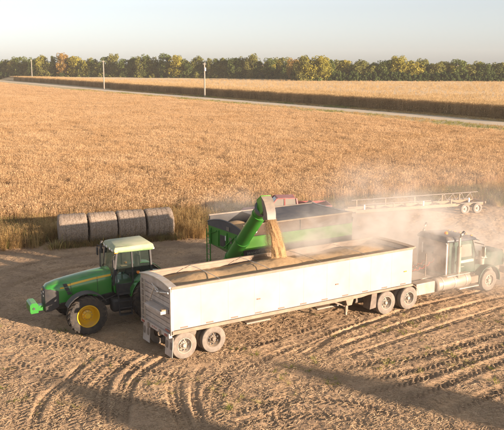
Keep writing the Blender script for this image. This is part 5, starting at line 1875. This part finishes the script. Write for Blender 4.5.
# ---------------------------------------------------------------- dust in the air
LOBES = [  # centre, radii, density
    ((1.9, 33.0, 3.1), (1.9, 1.7, 1.5), .85),
    ((4.2, 34.6, 3.2), (3.8, 2.8, 1.8), .60),
    ((7.3, 36.8, 2.9), (3.6, 3.0, 2.5), .50),
    ((8.4, 35.4, 1.9), (2.6, 2.6, 2.1), .40),
    ((11.2, 37.2, 1.5), (5.2, 4.2, 2.5), .25),
    ((6.2, 40.8, 3.5), (3.8, 4.5, 2.9), .10),
    ((-.8, 38.6, 3.9), (2.4, 2.0, 1.1), .16),
    ((11.0, 41.5, 2.0), (12.5, 13.0, 5.0), .03),
]
bx0, bx1, by0, by1, bz0, bz1 = -3.5, 24.0, 28.0, 58.0, .12, 7.5
dm = MB().box(((bx0 + bx1) / 2, (by0 + by1) / 2, (bz0 + bz1) / 2), (bx1 - bx0, by1 - by0, bz1 - bz0))
MATS['dust'] = m = bpy.data.materials.new('dust')
m.use_nodes = True
N, L = m.node_tree.nodes, m.node_tree.links
N.clear()
mo = N.new('ShaderNodeOutputMaterial')
pv = N.new('ShaderNodeVolumePrincipled')
pv.inputs['Color'].default_value = (.94, .88, .80, 1)
pv.inputs['Anisotropy'].default_value = 0.15
L.new(pv.outputs[0], mo.inputs['Volume'])
ge = N.new('ShaderNodeNewGeometry')
total = None
for c, r_, dn in LOBES:
    su = N.new('ShaderNodeVectorMath')
    su.operation = 'SUBTRACT'
    su.inputs[1].default_value = c
    L.new(ge.outputs['Position'], su.inputs[0])
    dv = N.new('ShaderNodeVectorMath')
    dv.operation = 'DIVIDE'
    dv.inputs[1].default_value = r_
    L.new(su.outputs[0], dv.inputs[0])
    le = N.new('ShaderNodeVectorMath')
    le.operation = 'LENGTH'
    L.new(dv.outputs[0], le.inputs[0])
    mr = N.new('ShaderNodeMapRange')
    mr.interpolation_type = 'SMOOTHSTEP'
    mr.inputs[1].default_value = 1.0
    mr.inputs[2].default_value = 0.1
    mr.inputs[3].default_value = 0.0
    mr.inputs[4].default_value = dn
    L.new(le.outputs['Value'], mr.inputs[0])
    if total is None:
        total = mr.outputs[0]
    else:
        ad_ = N.new('ShaderNodeMath')
        L.new(total, ad_.inputs[0])
        L.new(mr.outputs[0], ad_.inputs[1])
        total = ad_.outputs[0]
no = N.new('ShaderNodeTexNoise')
no.inputs['Scale'].default_value = .85
no.inputs['Detail'].default_value = 4
no.inputs['Roughness'].default_value = .6
no.inputs['Distortion'].default_value = .6
L.new(ge.outputs['Position'], no.inputs['Vector'])
nm = N.new('ShaderNodeMapRange')
nm.inputs[1].default_value = .40
nm.inputs[2].default_value = .64
nm.inputs[3].default_value = .06
nm.inputs[4].default_value = 1.9
L.new(no.outputs[0], nm.inputs[0])
ml = N.new('ShaderNodeMath')
ml.operation = 'MULTIPLY'
L.new(total, ml.inputs[0])
L.new(nm.outputs[0], ml.inputs[1])
L.new(ml.outputs[0], pv.inputs['Density'])
do = dm.build('dust_cloud', 'dust', None, smooth=False)
tag(do, 'pale dust drifting over the trailer and the truck', 'dust', kind='stuff')

# ---------------------------------------------------------------- thin autumn haze round everything
MATS['haze'] = m = bpy.data.materials.new('haze')
m.use_nodes = True
N, L = m.node_tree.nodes, m.node_tree.links
N.clear()
mo = N.new('ShaderNodeOutputMaterial')
pv = N.new('ShaderNodeVolumePrincipled')
pv.inputs['Color'].default_value = (.94, .92, .88, 1)
pv.inputs['Density'].default_value = HAZE
L.new(pv.outputs[0], mo.inputs['Volume'])
hzb = MB().box((0, 300, 10.5), (1500, 820, 23)).build('haze', 'haze', None, smooth=False)
tag(hzb, 'thin pale autumn haze over the whole farmland', 'haze', kind='stuff')
